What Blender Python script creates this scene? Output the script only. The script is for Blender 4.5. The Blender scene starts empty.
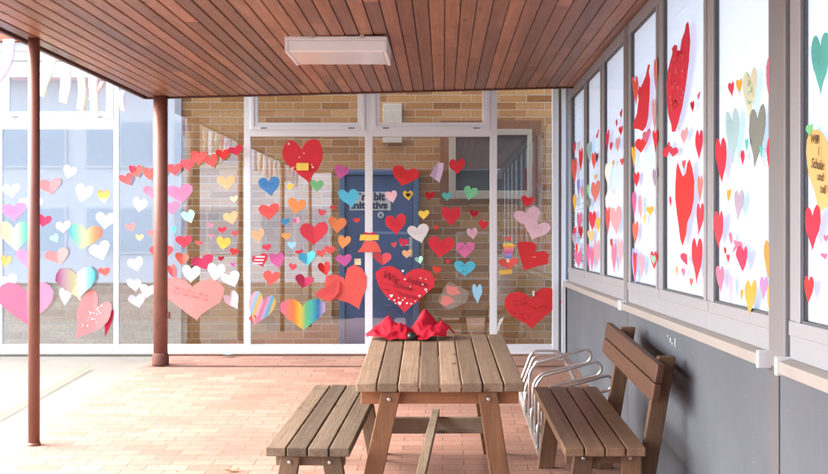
import bpy, math, random
from mathutils import Vector, Matrix
R = math.radians
rnd = random.Random(11)
SC = bpy.context.scene
COL = SC.collection

# ------------------------------------------------------------------ place
F = 1150.0; PX, PY = 443.0, 237.0; CAMZ = 1.115
SLOPE = 0.0565; SA = math.atan(SLOPE)
YB = 11.06                      # glass screen
XR = 1.19                       # side wall
def floor_z(y): return -SLOPE * (YB - y) if y < YB else 0.0
def ceil_z(x): return 2.4475 + 0.0256 * x
def at(px, py, y): return ((px - PX) * y / F, CAMZ + (PY - py) * y / F)

# ------------------------------------------------------------------ materials
MATS = {}
def newmat(name):
    m = bpy.data.materials.new(name); m.use_nodes = True
    nt = m.node_tree; nt.nodes.clear()
    out = nt.nodes.new('ShaderNodeOutputMaterial')
    return m, nt, out
def N(nt, t, **kw):
    n = nt.nodes.new(t)
    for k, v in kw.items(): setattr(n, k, v)
    return n
def L(nt, a, b): nt.links.new(a, b)
def bsdf(nt, out, rough=.6, metal=0., spec=.5):
    b = N(nt, 'ShaderNodeBsdfPrincipled')
    b.inputs['Roughness'].default_value = rough
    b.inputs['Metallic'].default_value = metal
    b.inputs['Specular IOR Level'].default_value = spec
    L(nt, b.outputs[0], out.inputs[0]); return b
def mixc(nt, fac, a, b, mode='MIX'):
    n = N(nt, 'ShaderNodeMix', data_type='RGBA', blend_type=mode)
    for i, v in ((0, fac), (6, a), (7, b)):
        if hasattr(v, 'links'): L(nt, v, n.inputs[i])
        else: n.inputs[i].default_value = v if i == 0 else (*v[:3], 1)
    return n.outputs[2]
def ramp(nt, src, stops):
    n = N(nt, 'ShaderNodeValToRGB'); e = n.color_ramp.elements
    while len(e) < len(stops): e.new(.5)
    for i, (p, c) in enumerate(stops):
        e[i].position = p; e[i].color = (*c[:3], 1) if hasattr(c, '__len__') else (c, c, c, 1)
    L(nt, src, n.inputs[0]); return n.outputs[0]
def coords(nt, scale=(1, 1, 1), kind='Object', rot=(0, 0, 0)):
    tc = N(nt, 'ShaderNodeTexCoord'); mp = N(nt, 'ShaderNodeMapping')
    mp.inputs['Scale'].default_value = scale; mp.inputs['Rotation'].default_value = rot
    L(nt, tc.outputs[kind], mp.inputs[0]); return mp.outputs[0]
def noise(nt, vec, scale, detail=4, rough=.55, dist=0.):
    n = N(nt, 'ShaderNodeTexNoise'); n.inputs['Scale'].default_value = scale
    n.inputs['Detail'].default_value = detail; n.inputs['Roughness'].default_value = rough
    n.inputs['Distortion'].default_value = dist
    L(nt, vec, n.inputs['Vector']); return n.outputs[0]
def bump(nt, b, h, strength=.3, dist=.01):
    n = N(nt, 'ShaderNodeBump'); n.inputs['Strength'].default_value = strength
    n.inputs['Distance'].default_value = dist
    L(nt, h, n.inputs['Height']); L(nt, n.outputs[0], b.inputs['Normal'])
def attr(nt, name='tint'):
    n = N(nt, 'ShaderNodeAttribute'); n.attribute_name = name; return n.outputs['Fac']

def plain(name, c, rough=.5, metal=0., var=.12, scale=6., bs=0., spec=.5):
    m, nt, out = newmat(name); b = bsdf(nt, out, rough, metal, spec)
    v = coords(nt); f = noise(nt, v, scale, 5)
    col = mixc(nt, f, [x * (1 - var) for x in c], [min(1, x * (1 + var)) for x in c])
    L(nt, col, b.inputs['Base Color'])
    if bs: bump(nt, b, noise(nt, v, scale * 12, 3), bs, .004)
    MATS[name] = m; return m

def wood(name, c1, c2, dark, axis=1, rough=.6, stain=.35, bs=.25, spec=.35, tr=(.62, 1., 1.28)):
    m, nt, out = newmat(name); b = bsdf(nt, out, rough, 0, spec)
    s = [26., 26., 26.]; s[axis] = 1.2
    v = coords(nt, s)
    t = attr(nt)
    off = N(nt, 'ShaderNodeVectorMath', operation='ADD'); L(nt, v, off.inputs[0])
    cx = N(nt, 'ShaderNodeCombineXYZ')
    mu = N(nt, 'ShaderNodeMath', operation='MULTIPLY'); L(nt, t, mu.inputs[0]); mu.inputs[1].default_value = 57.
    for i in range(3): L(nt, mu.outputs[0], cx.inputs[i])
    L(nt, cx.outputs[0], off.inputs[1]); v = off.outputs[0]
    g = noise(nt, v, 1., 6, .6, .6)
    gg = ramp(nt, g, [(.3, 0.), (.7, 1.)])
    col = mixc(nt, gg, c1, c2)
    tint = ramp(nt, t, [(0., tr[0]), (.5, tr[1]), (1., tr[2])])
    col = mixc(nt, 1., col, tint, 'MULTIPLY')
    fine = noise(nt, v, 3.6, 4, .7)
    line = ramp(nt, fine, [(.58, 0.), (.72, 1.)])
    mm = N(nt, 'ShaderNodeMath', operation='MULTIPLY'); L(nt, line, mm.inputs[0]); mm.inputs[1].default_value = .72
    col = mixc(nt, mm.outputs[0], col, dark)
    st = ramp(nt, noise(nt, coords(nt), 5., 5, .65), [(.5, 0.), (.75, 1.)])
    ms = N(nt, 'ShaderNodeMath', operation='MULTIPLY'); L(nt, st, ms.inputs[0]); ms.inputs[1].default_value = stain
    col = mixc(nt, ms.outputs[0], col, dark)
    ks = [7., 7., 7.]; ks[axis] = 2.4
    vo = N(nt, 'ShaderNodeTexVoronoi'); vo.inputs['Scale'].default_value = 1.; vo.inputs['Randomness'].default_value = 1.
    ko = N(nt, 'ShaderNodeVectorMath', operation='ADD'); L(nt, coords(nt, ks), ko.inputs[0]); L(nt, cx.outputs[0], ko.inputs[1]); L(nt, ko.outputs[0], vo.inputs['Vector'])
    kn = ramp(nt, vo.outputs['Distance'], [(.05, .85), (.12, .0)]); col = mixc(nt, kn, col, dark)
    L(nt, col, b.inputs['Base Color']); bump(nt, b, fine, bs, .006)
    MATS[name] = m; return m

def bricks(name, cols, mortar, bw, rh, ms, plane='xz', rough=.85, dirt=.3, dirtc=(.12, .1, .085), bs=.6, offset=.5):
    m, nt, out = newmat(name); b = bsdf(nt, out, rough, 0, .3)
    tc = N(nt, 'ShaderNodeTexCoord'); sp = N(nt, 'ShaderNodeSeparateXYZ'); cb = N(nt, 'ShaderNodeCombineXYZ')
    L(nt, tc.outputs['Object'], sp.inputs[0])
    L(nt, sp.outputs[0], cb.inputs[0]); L(nt, sp.outputs[2 if plane == 'xz' else 1], cb.inputs[1])
    br = N(nt, 'ShaderNodeTexBrick'); L(nt, cb.outputs[0], br.inputs['Vector'])
    br.offset = offset
    br.inputs['Scale'].default_value = 1.; br.inputs['Brick Width'].default_value = bw
    br.inputs['Row Height'].default_value = rh; br.inputs['Mortar Size'].default_value = ms
    br.inputs['Mortar Smooth'].default_value = .25; br.inputs['Bias'].default_value = 0.
    br.inputs['Color1'].default_value = (0, 0, 0, 1); br.inputs['Color2'].default_value = (1, 1, 1, 1)
    br.inputs['Mortar'].default_value = (.5, .5, .5, 1)
    col = ramp(nt, br.outputs['Color'], [(i / (len(cols) - 1), c) for i, c in enumerate(cols)])
    v = coords(nt)
    sp2 = noise(nt, v, 55., 4, .7)
    col = mixc(nt, .55, col, ramp(nt, sp2, [(.3, .55), (.7, 1.35)]), 'MULTIPLY')
    d = ramp(nt, noise(nt, v, 1.1, 6, .62), [(.45, 0.), (.75, 1.)])
    md = N(nt, 'ShaderNodeMath', operation='MULTIPLY'); L(nt, d, md.inputs[0]); md.inputs[1].default_value = dirt
    mort = mixc(nt, sp2, [x * .75 for x in mortar], mortar)
    col = mixc(nt, br.outputs['Fac'], col, mort)
    col = mixc(nt, md.outputs[0], col, dirtc)
    L(nt, col, b.inputs['Base Color'])
    inv = N(nt, 'ShaderNodeMath', operation='MULTIPLY_ADD'); L(nt, br.outputs['Fac'], inv.inputs[0])
    inv.inputs[1].default_value = -1.; L(nt, sp2, inv.inputs[2])
    bump(nt, b, inv.outputs[0], bs, .006)
    MATS[name] = m; return m

def glass(name, r0, tint=(.93, .96, .97), graze=.6):
    m, nt, out = newmat(name)
    lw = N(nt, 'ShaderNodeLayerWeight'); lw.inputs[0].default_value = .5
    p = N(nt, 'ShaderNodeMath', operation='POWER'); L(nt, lw.outputs['Facing'], p.inputs[0]); p.inputs[1].default_value = 5.
    f = N(nt, 'ShaderNodeMath', operation='MULTIPLY_ADD'); L(nt, p.outputs[0], f.inputs[0])
    f.inputs[1].default_value = (1 - r0) * graze; f.inputs[2].default_value = r0
    t = N(nt, 'ShaderNodeBsdfTransparent'); t.inputs[0].default_value = (*tint, 1)
    g = N(nt, 'ShaderNodeBsdfGlossy'); g.inputs['Roughness'].default_value = .0
    g.inputs[0].default_value = (.95, .97, 1, 1)
    mx = N(nt, 'ShaderNodeMixShader'); L(nt, f.outputs[0], mx.inputs[0]); L(nt, t.outputs[0], mx.inputs[1]); L(nt, g.outputs[0], mx.inputs[2])
    L(nt, mx.outputs[0], out.inputs[0]); MATS[name] = m; return m

def translucent(name, c, tr=.5):
    m, nt, out = newmat(name)
    a = N(nt, 'ShaderNodeBsdfDiffuse'); b = N(nt, 'ShaderNodeBsdfTranslucent')
    f = noise(nt, coords(nt), 3., 4)
    col = mixc(nt, f, [x * .98 for x in c], c)
    L(nt, col, a.inputs[0]); L(nt, col, b.inputs[0])
    mx = N(nt, 'ShaderNodeMixShader'); mx.inputs[0].default_value = tr
    L(nt, a.outputs[0], mx.inputs[1]); L(nt, b.outputs[0], mx.inputs[2]); L(nt, mx.outputs[0], out.inputs[0])
    MATS[name] = m; return m

PAPER = dict(red=(.66, .04, .06), crimson=(.58, .05, .1), darkred=(.42, .012, .022), coral=(.74, .11, .1),
    salmon=(.78, .27, .24), pink=(.76, .24, .36), palepink=(.82, .55, .62), magenta=(.6, .12, .34), orange=(.8, .29, .1),
    peach=(.85, .48, .26), yellow=(.86, .58, .1), cream=(.85, .78, .5), green=(.2, .6, .3), mint=(.42, .78, .58),
    teal=(.12, .52, .46), cyan=(.1, .52, .7), blue=(.07, .25, .52), skyblue=(.33, .66, .85), lilac=(.6, .5, .68),
    purple=(.36, .2, .42), violet=(.34, .32, .75), white=(.84, .84, .83), grey=(.36, .38, .36), black=(.02, .02, .025), ivory=(.84, .8, .66), hotpink=(.76, .2, .4), rose=(.74, .19, .27),
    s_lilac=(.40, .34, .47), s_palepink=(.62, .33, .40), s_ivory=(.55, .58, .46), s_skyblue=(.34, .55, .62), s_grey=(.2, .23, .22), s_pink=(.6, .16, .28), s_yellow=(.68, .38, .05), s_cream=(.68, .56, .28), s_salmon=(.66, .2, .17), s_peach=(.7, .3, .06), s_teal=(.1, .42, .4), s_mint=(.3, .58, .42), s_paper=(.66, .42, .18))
def paper(key):
    n = 'paper_' + key
    if n in MATS: return MATS[n]
    c = PAPER[key]
    m, nt, out = newmat(n); b = bsdf(nt, out, .75, 0, .2)
    v = coords(nt); f = noise(nt, v, 14., 4)
    oi = N(nt, 'ShaderNodeObjectInfo')
    col = mixc(nt, f, [x * .86 for x in c], [min(.9, x * 1.06) for x in c])
    hs = N(nt, 'ShaderNodeHueSaturation'); L(nt, col, hs.inputs['Color'])
    vv = N(nt, 'ShaderNodeMath', operation='MULTIPLY_ADD'); L(nt, oi.outputs['Random'], vv.inputs[0]); vv.inputs[1].default_value = .22; vv.inputs[2].default_value = .86
    L(nt, vv.outputs[0], hs.inputs['Value'])
    hh = N(nt, 'ShaderNodeMath', operation='MULTIPLY_ADD'); L(nt, oi.outputs['Random'], hh.inputs[0]); hh.inputs[1].default_value = .02; hh.inputs[2].default_value = .49
    L(nt, hh.outputs[0], hs.inputs['Hue'])
    L(nt, hs.outputs[0], b.inputs['Base Color']); bump(nt, b, noise(nt, v, 160., 3), .12, .002)
    MATS[n] = m; return m
def rainbow(name, stops, axis=0, span=.4, ang=0., k=1.):
    m, nt, out = newmat(name); b = bsdf(nt, out, .75, 0, .2)
    v = coords(nt, rot=(0, ang, 0)); sp = N(nt, 'ShaderNodeSeparateXYZ'); L(nt, v, sp.inputs[0])
    f = noise(nt, coords(nt), 40., 3)
    ma = N(nt, 'ShaderNodeMath', operation='MULTIPLY_ADD'); L(nt, sp.outputs[axis], ma.inputs[0]); ma.inputs[1].default_value = 1 / span; ma.inputs[2].default_value = .5
    mb = N(nt, 'ShaderNodeMath', operation='MULTIPLY_ADD'); L(nt, f, mb.inputs[0]); mb.inputs[1].default_value = .08; L(nt, ma.outputs[0], mb.inputs[2])
    mc = N(nt, 'ShaderNodeMath', operation='SUBTRACT'); L(nt, mb.outputs[0], mc.inputs[0]); mc.inputs[1].default_value = .04
    col = ramp(nt, mc.outputs[0], [(i / (len(stops) - 1), [c ** (1 + (1 - k)) * k for c in PAPER[s]]) for i, s in enumerate(stops)])
    L(nt, col, b.inputs['Base Color']); MATS['paper_' + name] = m; return m
rainbow('rainbow', ['pink', 'salmon', 'orange', 'yellow', 'green', 'teal', 'blue', 'lilac'], 0, .42, 0., .8)
rainbow('stripes', ['lilac', 'palepink', 'skyblue', 'yellow', 'palepink', 'pink', 'lilac', 'cyan', 'yellow', 'palepink', 'lilac'], 0, .3, R(-20), .75)
rainbow('pastel', ['palepink', 'cream', 'ivory', 'mint', 'teal'], 0, .34, 0., .62)
rainbow('pastelback', ['cyan', 'mint', 'cream', 'peach', 'salmon'], 0, .36, 0., .62)
rainbow('pastelfold', ['magenta', 'palepink', 'cream', 'ivory', 'mint', 'cyan'], 0, .38, 0., .62)
rainbow('sunset', ['ivory', 'yellow', 'orange'], 2, .13)
rainbow('pencil', ['yellow', 'cream', 'blue', 'violet', 'magenta', 'pink', 'orange', 'yellow', 'green'], 2, .2)

# ------------------------------------------------------------------ mesh builder
class MB:
    def __init__(s): s.v = []; s.f = []; s.t = []; s.sm = []
    def add(s, vs, fs, tint=None, smooth=False):
        o = len(s.v); t = rnd.random() if tint is None else tint
        s.v += [tuple(v) for v in vs]
        for f in fs: s.f.append([i + o for i in f]); s.t.append(t); s.sm.append(smooth)
        return s
    def box(s, a, b, tint=None):
        (x0, y0, z0), (x1, y1, z1) = a, b
        vs = [(x0, y0, z0), (x1, y0, z0), (x1, y1, z0), (x0, y1, z0), (x0, y0, z1), (x1, y0, z1), (x1, y1, z1), (x0, y1, z1)]
        return s.add(vs, [(0, 3, 2, 1), (4, 5, 6, 7), (0, 1, 5, 4), (1, 2, 6, 5), (2, 3, 7, 6), (3, 0, 4, 7)], tint)
    def beam(s, a, b, w, t, side=(1, 0, 0), tint=None, cut=None):
        """box section w along side, t along the other normal, from a to b; cut='z' keeps the ends horizontal"""
        a, b = Vector(a), Vector(b); d = (b - a).normalized(); sd = Vector(side)
        if cut == 'z':
            u = sd * (w / 2); n = Vector((0, 0, 1)).cross(sd).normalized() * (t / 2)
        else:
            u = (sd - d * sd.dot(d)).normalized() * (w / 2); n = d.cross(u).normalized() * (t / 2)
        vs = [p + q for p in (a, b) for q in (-u - n, u - n, u + n, -u + n)]
        return s.add(vs, [(0, 3, 2, 1), (4, 5, 6, 7), (0, 1, 5, 4), (1, 2, 6, 5), (2, 3, 7, 6), (3, 0, 4, 7)], tint)
    def tube(s, pts, r, n=10, closed=False, tint=None, r_end=None):
        P = [Vector(p) for p in pts]; rings = []; up = Vector((.123, .456, .881)); m = len(P)
        for i, p in enumerate(P):
            if closed: d = P[(i + 1) % m] - P[i - 1]
            else: d = P[min(i + 1, m - 1)] - P[max(i - 1, 0)]
            d.normalize(); u = (up - d * up.dot(d)).normalized(); w = d.cross(u); up = u
            rr = r if r_end is None else r + (r_end - r) * i / (m - 1)
            rings.append([p + (u * math.cos(2 * math.pi * k / n) + w * math.sin(2 * math.pi * k / n)) * rr for k in range(n)])
        vs = [v for q in rings for v in q]; fs = []
        for i in range(m if closed else m - 1):
            j = (i + 1) % m
            for k in range(n): fs.append((i * n + k, i * n + (k + 1) % n, j * n + (k + 1) % n, j * n + k))
        if not closed: fs += [tuple(range(n))[::-1], tuple((m - 1) * n + k for k in range(n))]
        return s.add(vs, fs, tint, True)
    def lathe(s, prof, c, n=24, tint=None):
        vs = []; fs = []; m = len(prof)
        for r, z in prof:
            for k in range(n):
                a = 2 * math.pi * k / n; vs.append((c[0] + r * math.cos(a), c[1] + r * math.sin(a), c[2] + z))
        for i in range(m - 1):
            for k in range(n): fs.append((i * n + k, i * n + (k + 1) % n, (i + 1) * n + (k + 1) % n, (i + 1) * n + k))
        s.add(vs, fs, tint, True); o = len(s.v) - len(vs); t = s.t[-1]
        for f in (tuple(range(n))[::-1], tuple((m - 1) * n + k for k in range(n))): s.f.append([i + o for i in f]); s.t.append(t); s.sm.append(False)
        return s
    def prism(s, out, y0, y1, tint=None):
        """outline in XZ, extruded along Y"""
        n = len(out); vs = [(x, y0, z) for x, z in out] + [(x, y1, z) for x, z in out]
        fs = [tuple(range(n)), tuple(range(2 * n - 1, n - 1, -1))] + [(i, i + n, (i + 1) % n + n, (i + 1) % n) for i in range(n)]
        return s.add(vs, fs, tint)
    def build(s, name, mat, parent=None, bevel=0., seg=2, loc=None):
        me = bpy.data.meshes.new(name); me.from_pydata(s.v, [], s.f); me.update()
        a = me.attributes.new('tint', 'FLOAT', 'FACE'); a.data.foreach_set('value', s.t)
        me.polygons.foreach_set('use_smooth', s.sm)
        me.materials.append(MATS[mat] if isinstance(mat, str) else mat)
        o = bpy.data.objects.new(name, me); COL.objects.link(o)
        if parent: o.parent = parent
        if loc: o.location = loc
        if bevel:
            md = o.modifiers.new('bevel', 'BEVEL'); md.width = bevel; md.segments = seg; md.limit_method = 'ANGLE'; md.angle_limit = R(40)
        return o
def tag(o, label=None, cat=None, group=None, kind=None):
    if label: o['label'] = label
    if cat: o['category'] = cat
    if group: o['group'] = group
    if kind: o['kind'] = kind
    return o
def thing(name, label, cat, loc=(0, 0, 0), rot=(0, 0, 0), group=None):
    o = bpy.data.objects.new(name, None); COL.objects.link(o); o.empty_display_size = .1
    o.location = loc; o.rotation_euler = rot
    return tag(o, label, cat, group)

def lettering(text, size, mat, parent, x=0., z=0., y=-.003, ang=0., name='lettering', slant=0., width=None, bold=0.):
    cu = bpy.data.curves.new('t', 'FONT'); cu.body = text; cu.size = size; cu.align_x = 'CENTER'; cu.align_y = 'CENTER'
    cu.shear = slant; cu.extrude = .0004; cu.offset = bold; cu.resolution_u = 3; cu.space_line = .95
    tmp = bpy.data.objects.new('t', cu)
    me = bpy.data.meshes.new_from_object(tmp)
    bpy.data.objects.remove(tmp); bpy.data.curves.remove(cu)
    xs = [v.co.x for v in me.vertices]
    k = 1. if not width or not xs else width / (max(xs) - min(xs))
    M = Matrix.Translation((x, y, z)) @ Matrix.Rotation(-ang, 4, 'Y') @ Matrix.Rotation(R(90), 4, 'X') @ Matrix.Diagonal((k, 1, 1, 1))
    me.transform(M); me.name = name
    a = me.attributes.new('tint', 'FLOAT', 'FACE')
    me.materials.append(paper(mat) if isinstance(mat, str) and mat in PAPER else MATS[mat])
    o = bpy.data.objects.new(name, me); COL.objects.link(o); o.parent = parent; return o

# ------------------------------------------------------------------ shared materials
bricks('paving_brick', [(.33, .175, .13), (.37, .205, .155), (.41, .235, .18), (.36, .205, .16), (.43, .265, .205)], (.2, .135, .105), .25, .122, .0042, 'xy', .72, .7, (.22, .13, .1), .4)
bricks('court_slab', [(.25, .165, .135), (.29, .2, .165), (.32, .235, .2), (.28, .205, .17)], (.15, .11, .09), .25, .122, .005, 'xy', .85, .5, (.19, .15, .125), .3)
bricks('facing_brick', [(.235, .105, .035), (.315, .15, .053), (.38, .195, .073), (.42, .24, .098), (.345, .165, .06)], (.47, .41, .31), .285, .0755, .0045, 'xz', .85, .1, (.2, .13, .07), .7, .36)
bricks('plinth_brick', [(.42, .31, .235), (.48, .37, .285), (.52, .41, .33)], (.5, .45, .39), .285, .0755, .005, 'xz')
wood('ceiling_wood', (.19, .078, .04), (.35, .168, .092), (.06, .018, .010), 1, .42, .42, .2, .45, (.55, 1., 1.42))
wood('weathered_wood', (.24, .165, .105), (.36, .26, .175), (.1, .065, .042), 1, .75, .35, .4)
wood('larch_wood', (.21, .098, .045), (.32, .158, .077), (.1, .042, .018), 2, .6, .3, .25)
wood('larch_cross', (.23, .1, .042), (.33, .15, .07), (.09, .042, .02), 0, .6, .4, .25)
wood('weathered_bench', (.145, .105, .07), (.225, .17, .118), (.06, .042, .028), 1, .75, .4, .5)
wood('grey_wood', (.15, .11, .075), (.24, .18, .125), (.06, .045, .032), 0, .8, .5, .4)
wood('grey_wood_long', (.2, .155, .11), (.3, .235, .17), (.09, .07, .05), 1, .8, .4, .4)
wood('grey_leg', (.16, .105, .06), (.25, .17, .105), (.07, .045, .03), 2, .7, .4, .3)
wood('brown_wood', (.15, .087, .05), (.235, .145, .09), (.055, .03, .02), 1, .6, .4, .3)
wood('brown_leg', (.14, .075, .04), (.22, .125, .068), (.05, .028, .018), 2, .6, .4, .3)
wood('rest_wood', (.085, .036, .017), (.135, .062, .032), (.05, .02, .011), 1, .55, .35, .3)
plain('white_metal', (.70, .735, .775), .4, 0, .05, 3.)
plain('grey_frame', (.30, .318, .355), .42, 0, .07, 4., .03)
plain('dark_frame', (.19, .193, .208), .45, 0, .1, 5.)
plain('gasket', (.10, .105, .112), .6)
m, nt, out = newmat('side_wall'); b_ = bsdf(nt, out, .75, 0, .35)
v_ = coords(nt); col_ = ramp(nt, noise(nt, v_, 1.6, 6, .6), [(.3, (.084, .098, .119)), (.7, (.111, .126, .149))])
stk = ramp(nt, noise(nt, coords(nt, (1, 9, .8)), 2.2, 4, .6), [(.55, 0.), (.8, .14)]); col_ = mixc(nt, stk, col_, (.17, .178, .19))
spk = ramp(nt, noise(nt, v_, 42., 2, .5), [(.70, 0.), (.74, .7)]); col_ = mixc(nt, spk, col_, (.06, .062, .066))
sc_ = ramp(nt, noise(nt, coords(nt, (1, 3, 14)), 3., 3, .6), [(.66, 0.), (.72, .5)]); col_ = mixc(nt, sc_, col_, (.19, .195, .2))
L(nt, col_, b_.inputs['Base Color']); bump(nt, b_, noise(nt, v_, 30., 4), .15, .004); MATS['side_wall'] = m
plain('wall_joint', (.11, .108, .115), .8)
plain('sill_metal', (.31, .292, .28), .5, 0, .12, 5.)
m, nt, out = newmat('post_paint'); b_ = bsdf(nt, out, .42, 0, .45)
v_ = coords(nt); col_ = mixc(nt, noise(nt, v_, 7., 5), (.165, .062, .042), (.24, .098, .07))
col_ = mixc(nt, ramp(nt, noise(nt, coords(nt, (9, 9, 2.2)), 2.5, 6, .7), [(.58, 0.), (.7, .75)]), col_, (.09, .035, .024))
col_ = mixc(nt, ramp(nt, noise(nt, coords(nt, (14, 14, 6)), 4., 3, .6), [(.70, 0.), (.73, .8)]), col_, (.30, .2, .16))
L(nt, col_, b_.inputs['Base Color']); bump(nt, b_, noise(nt, v_, 45., 4), .15, .003); MATS['post_paint'] = m
plain('rust', (.12, .045, .03), .8, 0, .4, 25.)
plain('steel', (.62, .62, .62), .34, .9, .12, 20.)
plain('bolt', (.5, .5, .5), .35, .9, .1)
plain('lamp_white', (.78, .81, .83), .35, 0, .03)
plain('lamp_acrylic', (.74, .79, .82), .16, 0, .03)
plain('door_blue', (.05, .1, .235), .4, 0, .15, 3.)
plain('door_frame_blue', (.07, .14, .28), .4, 0, .12, 3.)
plain('sign_grey', (.62, .64, .66), .5)
plain('beige_frame', (.36, .33, .27), .5, 0, .06)
plain('brown_surround', (.17, .075, .035), .7, 0, .2)
plain('board_pale', (.5, .47, .4), .7, 0, .1)
plain('dark_room', (.05, .055, .06), .8)
plain('blind_white', (.8, .82, .84), .7, 0, .03)
plain('reflection_wash', (.33, .35, .385), .85, 0, .1, 1.5)  # pale tone carrying the reflection haze of the left panes
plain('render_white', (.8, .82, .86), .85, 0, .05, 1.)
plain('window_blue', (.42, .52, .64), .15, 0, .15, .8)
plain('siding', (.34, .325, .31), .7, 0, .08, 3.)
plain('fascia_red', (.55, .12, .06), .6, 0, .12)
plain('roof_dark', (.1, .1, .1), .9)
plain('mirror_dark', (.045, .04, .036), .8)  # dark tone that keeps the right panes' reflection dim
plain('fascia_brown', (.09, .03, .02), .6)
plain('cloth_red', (.5, .008, .03), .8, 0, .2, 8., .15, .3)
plain('dark_stone', (.012, .02, .018), .35)
plain('moss', (.15, .16, .06), .95, 0, .4, 20.)
plain('paint_chip', (.75, .75, .73), .8)
plain('soil', (.2, .19, .16), .95, 0, .3, 2.)
plain('leaf_brown', (.3, .17, .07), .8, 0, .2, 20.)
plain('leaf_green', (.1, .3, .05), .6)
plain('scrap_teal', (.25, .62, .6), .8)
glass('screen_glass', .078)
glass('side_glass', .02, (.97, .98, .99), .22)
translucent('blind', (.9, .91, .92), .68)
translucent('streamer_white', (.88, .88, .88), .5)
translucent('streamer_lilac', (.8, .79, .9), .5)
translucent('streamer_peach', (.88, .78, .66), .5)
translucent('streamer_pink', (.88, .77, .77), .5)
translucent('streamer_green', (.84, .88, .78), .5)
translucent('streamer_red', (.85, .5, .46), .5)
translucent('bag_film', (.7, .68, .66), .5)
m, nt, out = newmat('clear_film')
t_ = N(nt, 'ShaderNodeBsdfTransparent'); g_ = N(nt, 'ShaderNodeBsdfPrincipled'); g_.inputs['Base Color'].default_value = (.75, .75, .74, 1); g_.inputs['Roughness'].default_value = .25
x_ = N(nt, 'ShaderNodeMixShader'); x_.inputs[0].default_value = .1; L(nt, t_.outputs[0], x_.inputs[1]); L(nt, g_.outputs[0], x_.inputs[2]); L(nt, x_.outputs[0], out.inputs[0]); MATS['clear_film'] = m

# ------------------------------------------------------------------ ground
def sheet(name, x0, x1, y0, y1, mat, lift=0., nx=1, ny=1):
    b = MB(); vs = []
    for j in range(ny + 1):
        for i in range(nx + 1):
            y = y0 + (y1 - y0) * j / ny; vs.append((x0 + (x1 - x0) * i / nx, y, floor_z(y) + lift))
    fs = [(j * (nx + 1) + i, j * (nx + 1) + i + 1, (j + 1) * (nx + 1) + i + 1, (j + 1) * (nx + 1) + i) for j in range(ny) for i in range(nx)]
    b.add(vs, fs, .5); o = b.build(name, mat); return tag(o, kind='structure')
g = MB(); ys = [-300, YB, 300]
g.add([(x, y, (floor_z(max(y, -60)) if y < YB else 0) - .03) for y in (-300, -60, YB, 300) for x in (-300, 300)], [(0, 1, 3, 2), (2, 3, 5, 4), (4, 5, 7, 6)], .5)
tag(g.build('ground', 'soil'), kind='structure')
sheet('courtyard_paving', -45, -3.17, -30, 12.2, 'court_slab')
sheet('brick_paving', -2.70, XR + .3, -30, 10.27, 'paving_brick')
sheet('gutter_strip', -3.15, -2.71, -30, 12.2, 'court_slab', -.004)
sheet('moss_joint', -3.17, -3.15, 2, 10.3, 'moss', -.002)
sheet('threshold_paving', -2.70, XR + .3, 10.31, 12.2, 'paving_brick', .001)
sheet('drain_joint', -2.70, XR + .3, 10.27, 10.31, 'soil', -.006)

# ------------------------------------------------------------------ building behind the screen
YW = 11.75
bb = thing('brick_building', 'yellow brown brick school building seen behind the glass screen', 'building', (0, YW, 0))
MB().box((-9, 0, -.1), (2.2, .3, 3.4)).build('brick_wall', 'facing_brick', bb)
sid = MB()
for k in range(3): sid.box((-9, -.66 - .006 * (k % 2), 2.72 + k * .092), (XR + .5, -.60, 2.808 + k * .092))
sid.build('cladding', 'siding', bb)
MB().box((-9, -.68, 3.0), (XR + .5, -.60, 3.22)).build('fascia', 'fascia_red', bb)
xr_ = -2.67
MB().box((-9.01, -.02, .66), (xr_, .0, 3.42)).build('reflection_wash_wall', 'reflection_wash', bb)  # added pale wall, plinth and ledge imitating the reflection wash on the left panes
MB().box((-9.01, -.03, -.1), (xr_, .0, .648)).build('plinth', 'plinth_brick', bb)
MB().box((-9.01, -.045, .64), (xr_ + .01, -.0, .668)).build('reflection_ledge', 'siding', bb)
def bw(px, py): return at(px, py, YW)
# door
x0, z1 = bw(340, 170); x1, _ = bw(419, 170)
dr = MB().box((x0 + .06, -.05, 0.01), (x1 - .06, .0, z1 - .06)).build('door', 'door_blue', bb, .004)
fr = MB().box((x0, -.07, 0), (x0 + .055, 0, z1)).box((x1 - .055, -.07, 0), (x1, 0, z1)).box((x0 + .055, -.07, z1 - .055), (x1 - .055, 0, z1))
fr.build('door_frame', 'door_frame_blue', dr, .004)
hx, hz = bw(411, 247)
MB().box((hx - .018, -.06, hz - .1), (hx + .018, -.05, hz + .1)).tube([(hx, -.06, hz + .02), (hx, -.1, hz + .02), (hx - .1, -.1, hz + .02)], .01).build('handle', 'steel', dr)
sx0, sz0 = bw(350, 210.5); sx1, sz1 = bw(391, 192)
sg = MB().box((sx0, -.058, sz0), (sx1, -.05, sz1)).build('sign', 'sign_grey', dr)
plain('sign_ink', (.02, .035, .09), .5)
lettering('wäre bit', .11, 'sign_ink', dr, (sx0 + sx1) / 2 - .03, sz0 + .137, -.06, width=.37, bold=.006)
lettering('Initiativs', .1, 'sign_ink', dr, (sx0 + sx1) / 2 - .01, sz0 + .05, -.06, width=.37, bold=.005)
ex, ez = bw(381, 215)
disc = [(ex + .032 * math.cos(a * math.pi / 12), ez + .032 * math.sin(a * math.pi / 12)) for a in range(24)]
MB().prism(disc, -.058, -.05).build('round_emblem', 'white_metal', dr)
MB().box((ex - .012, -.0605, ez - .018), (ex + .012, -.0585, ez + .002)).box((ex - .018, -.0605, ez + .006), (ex + .018, -.0585, ez + .013)).build('emblem_mark', 'sign_ink', dr)
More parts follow.
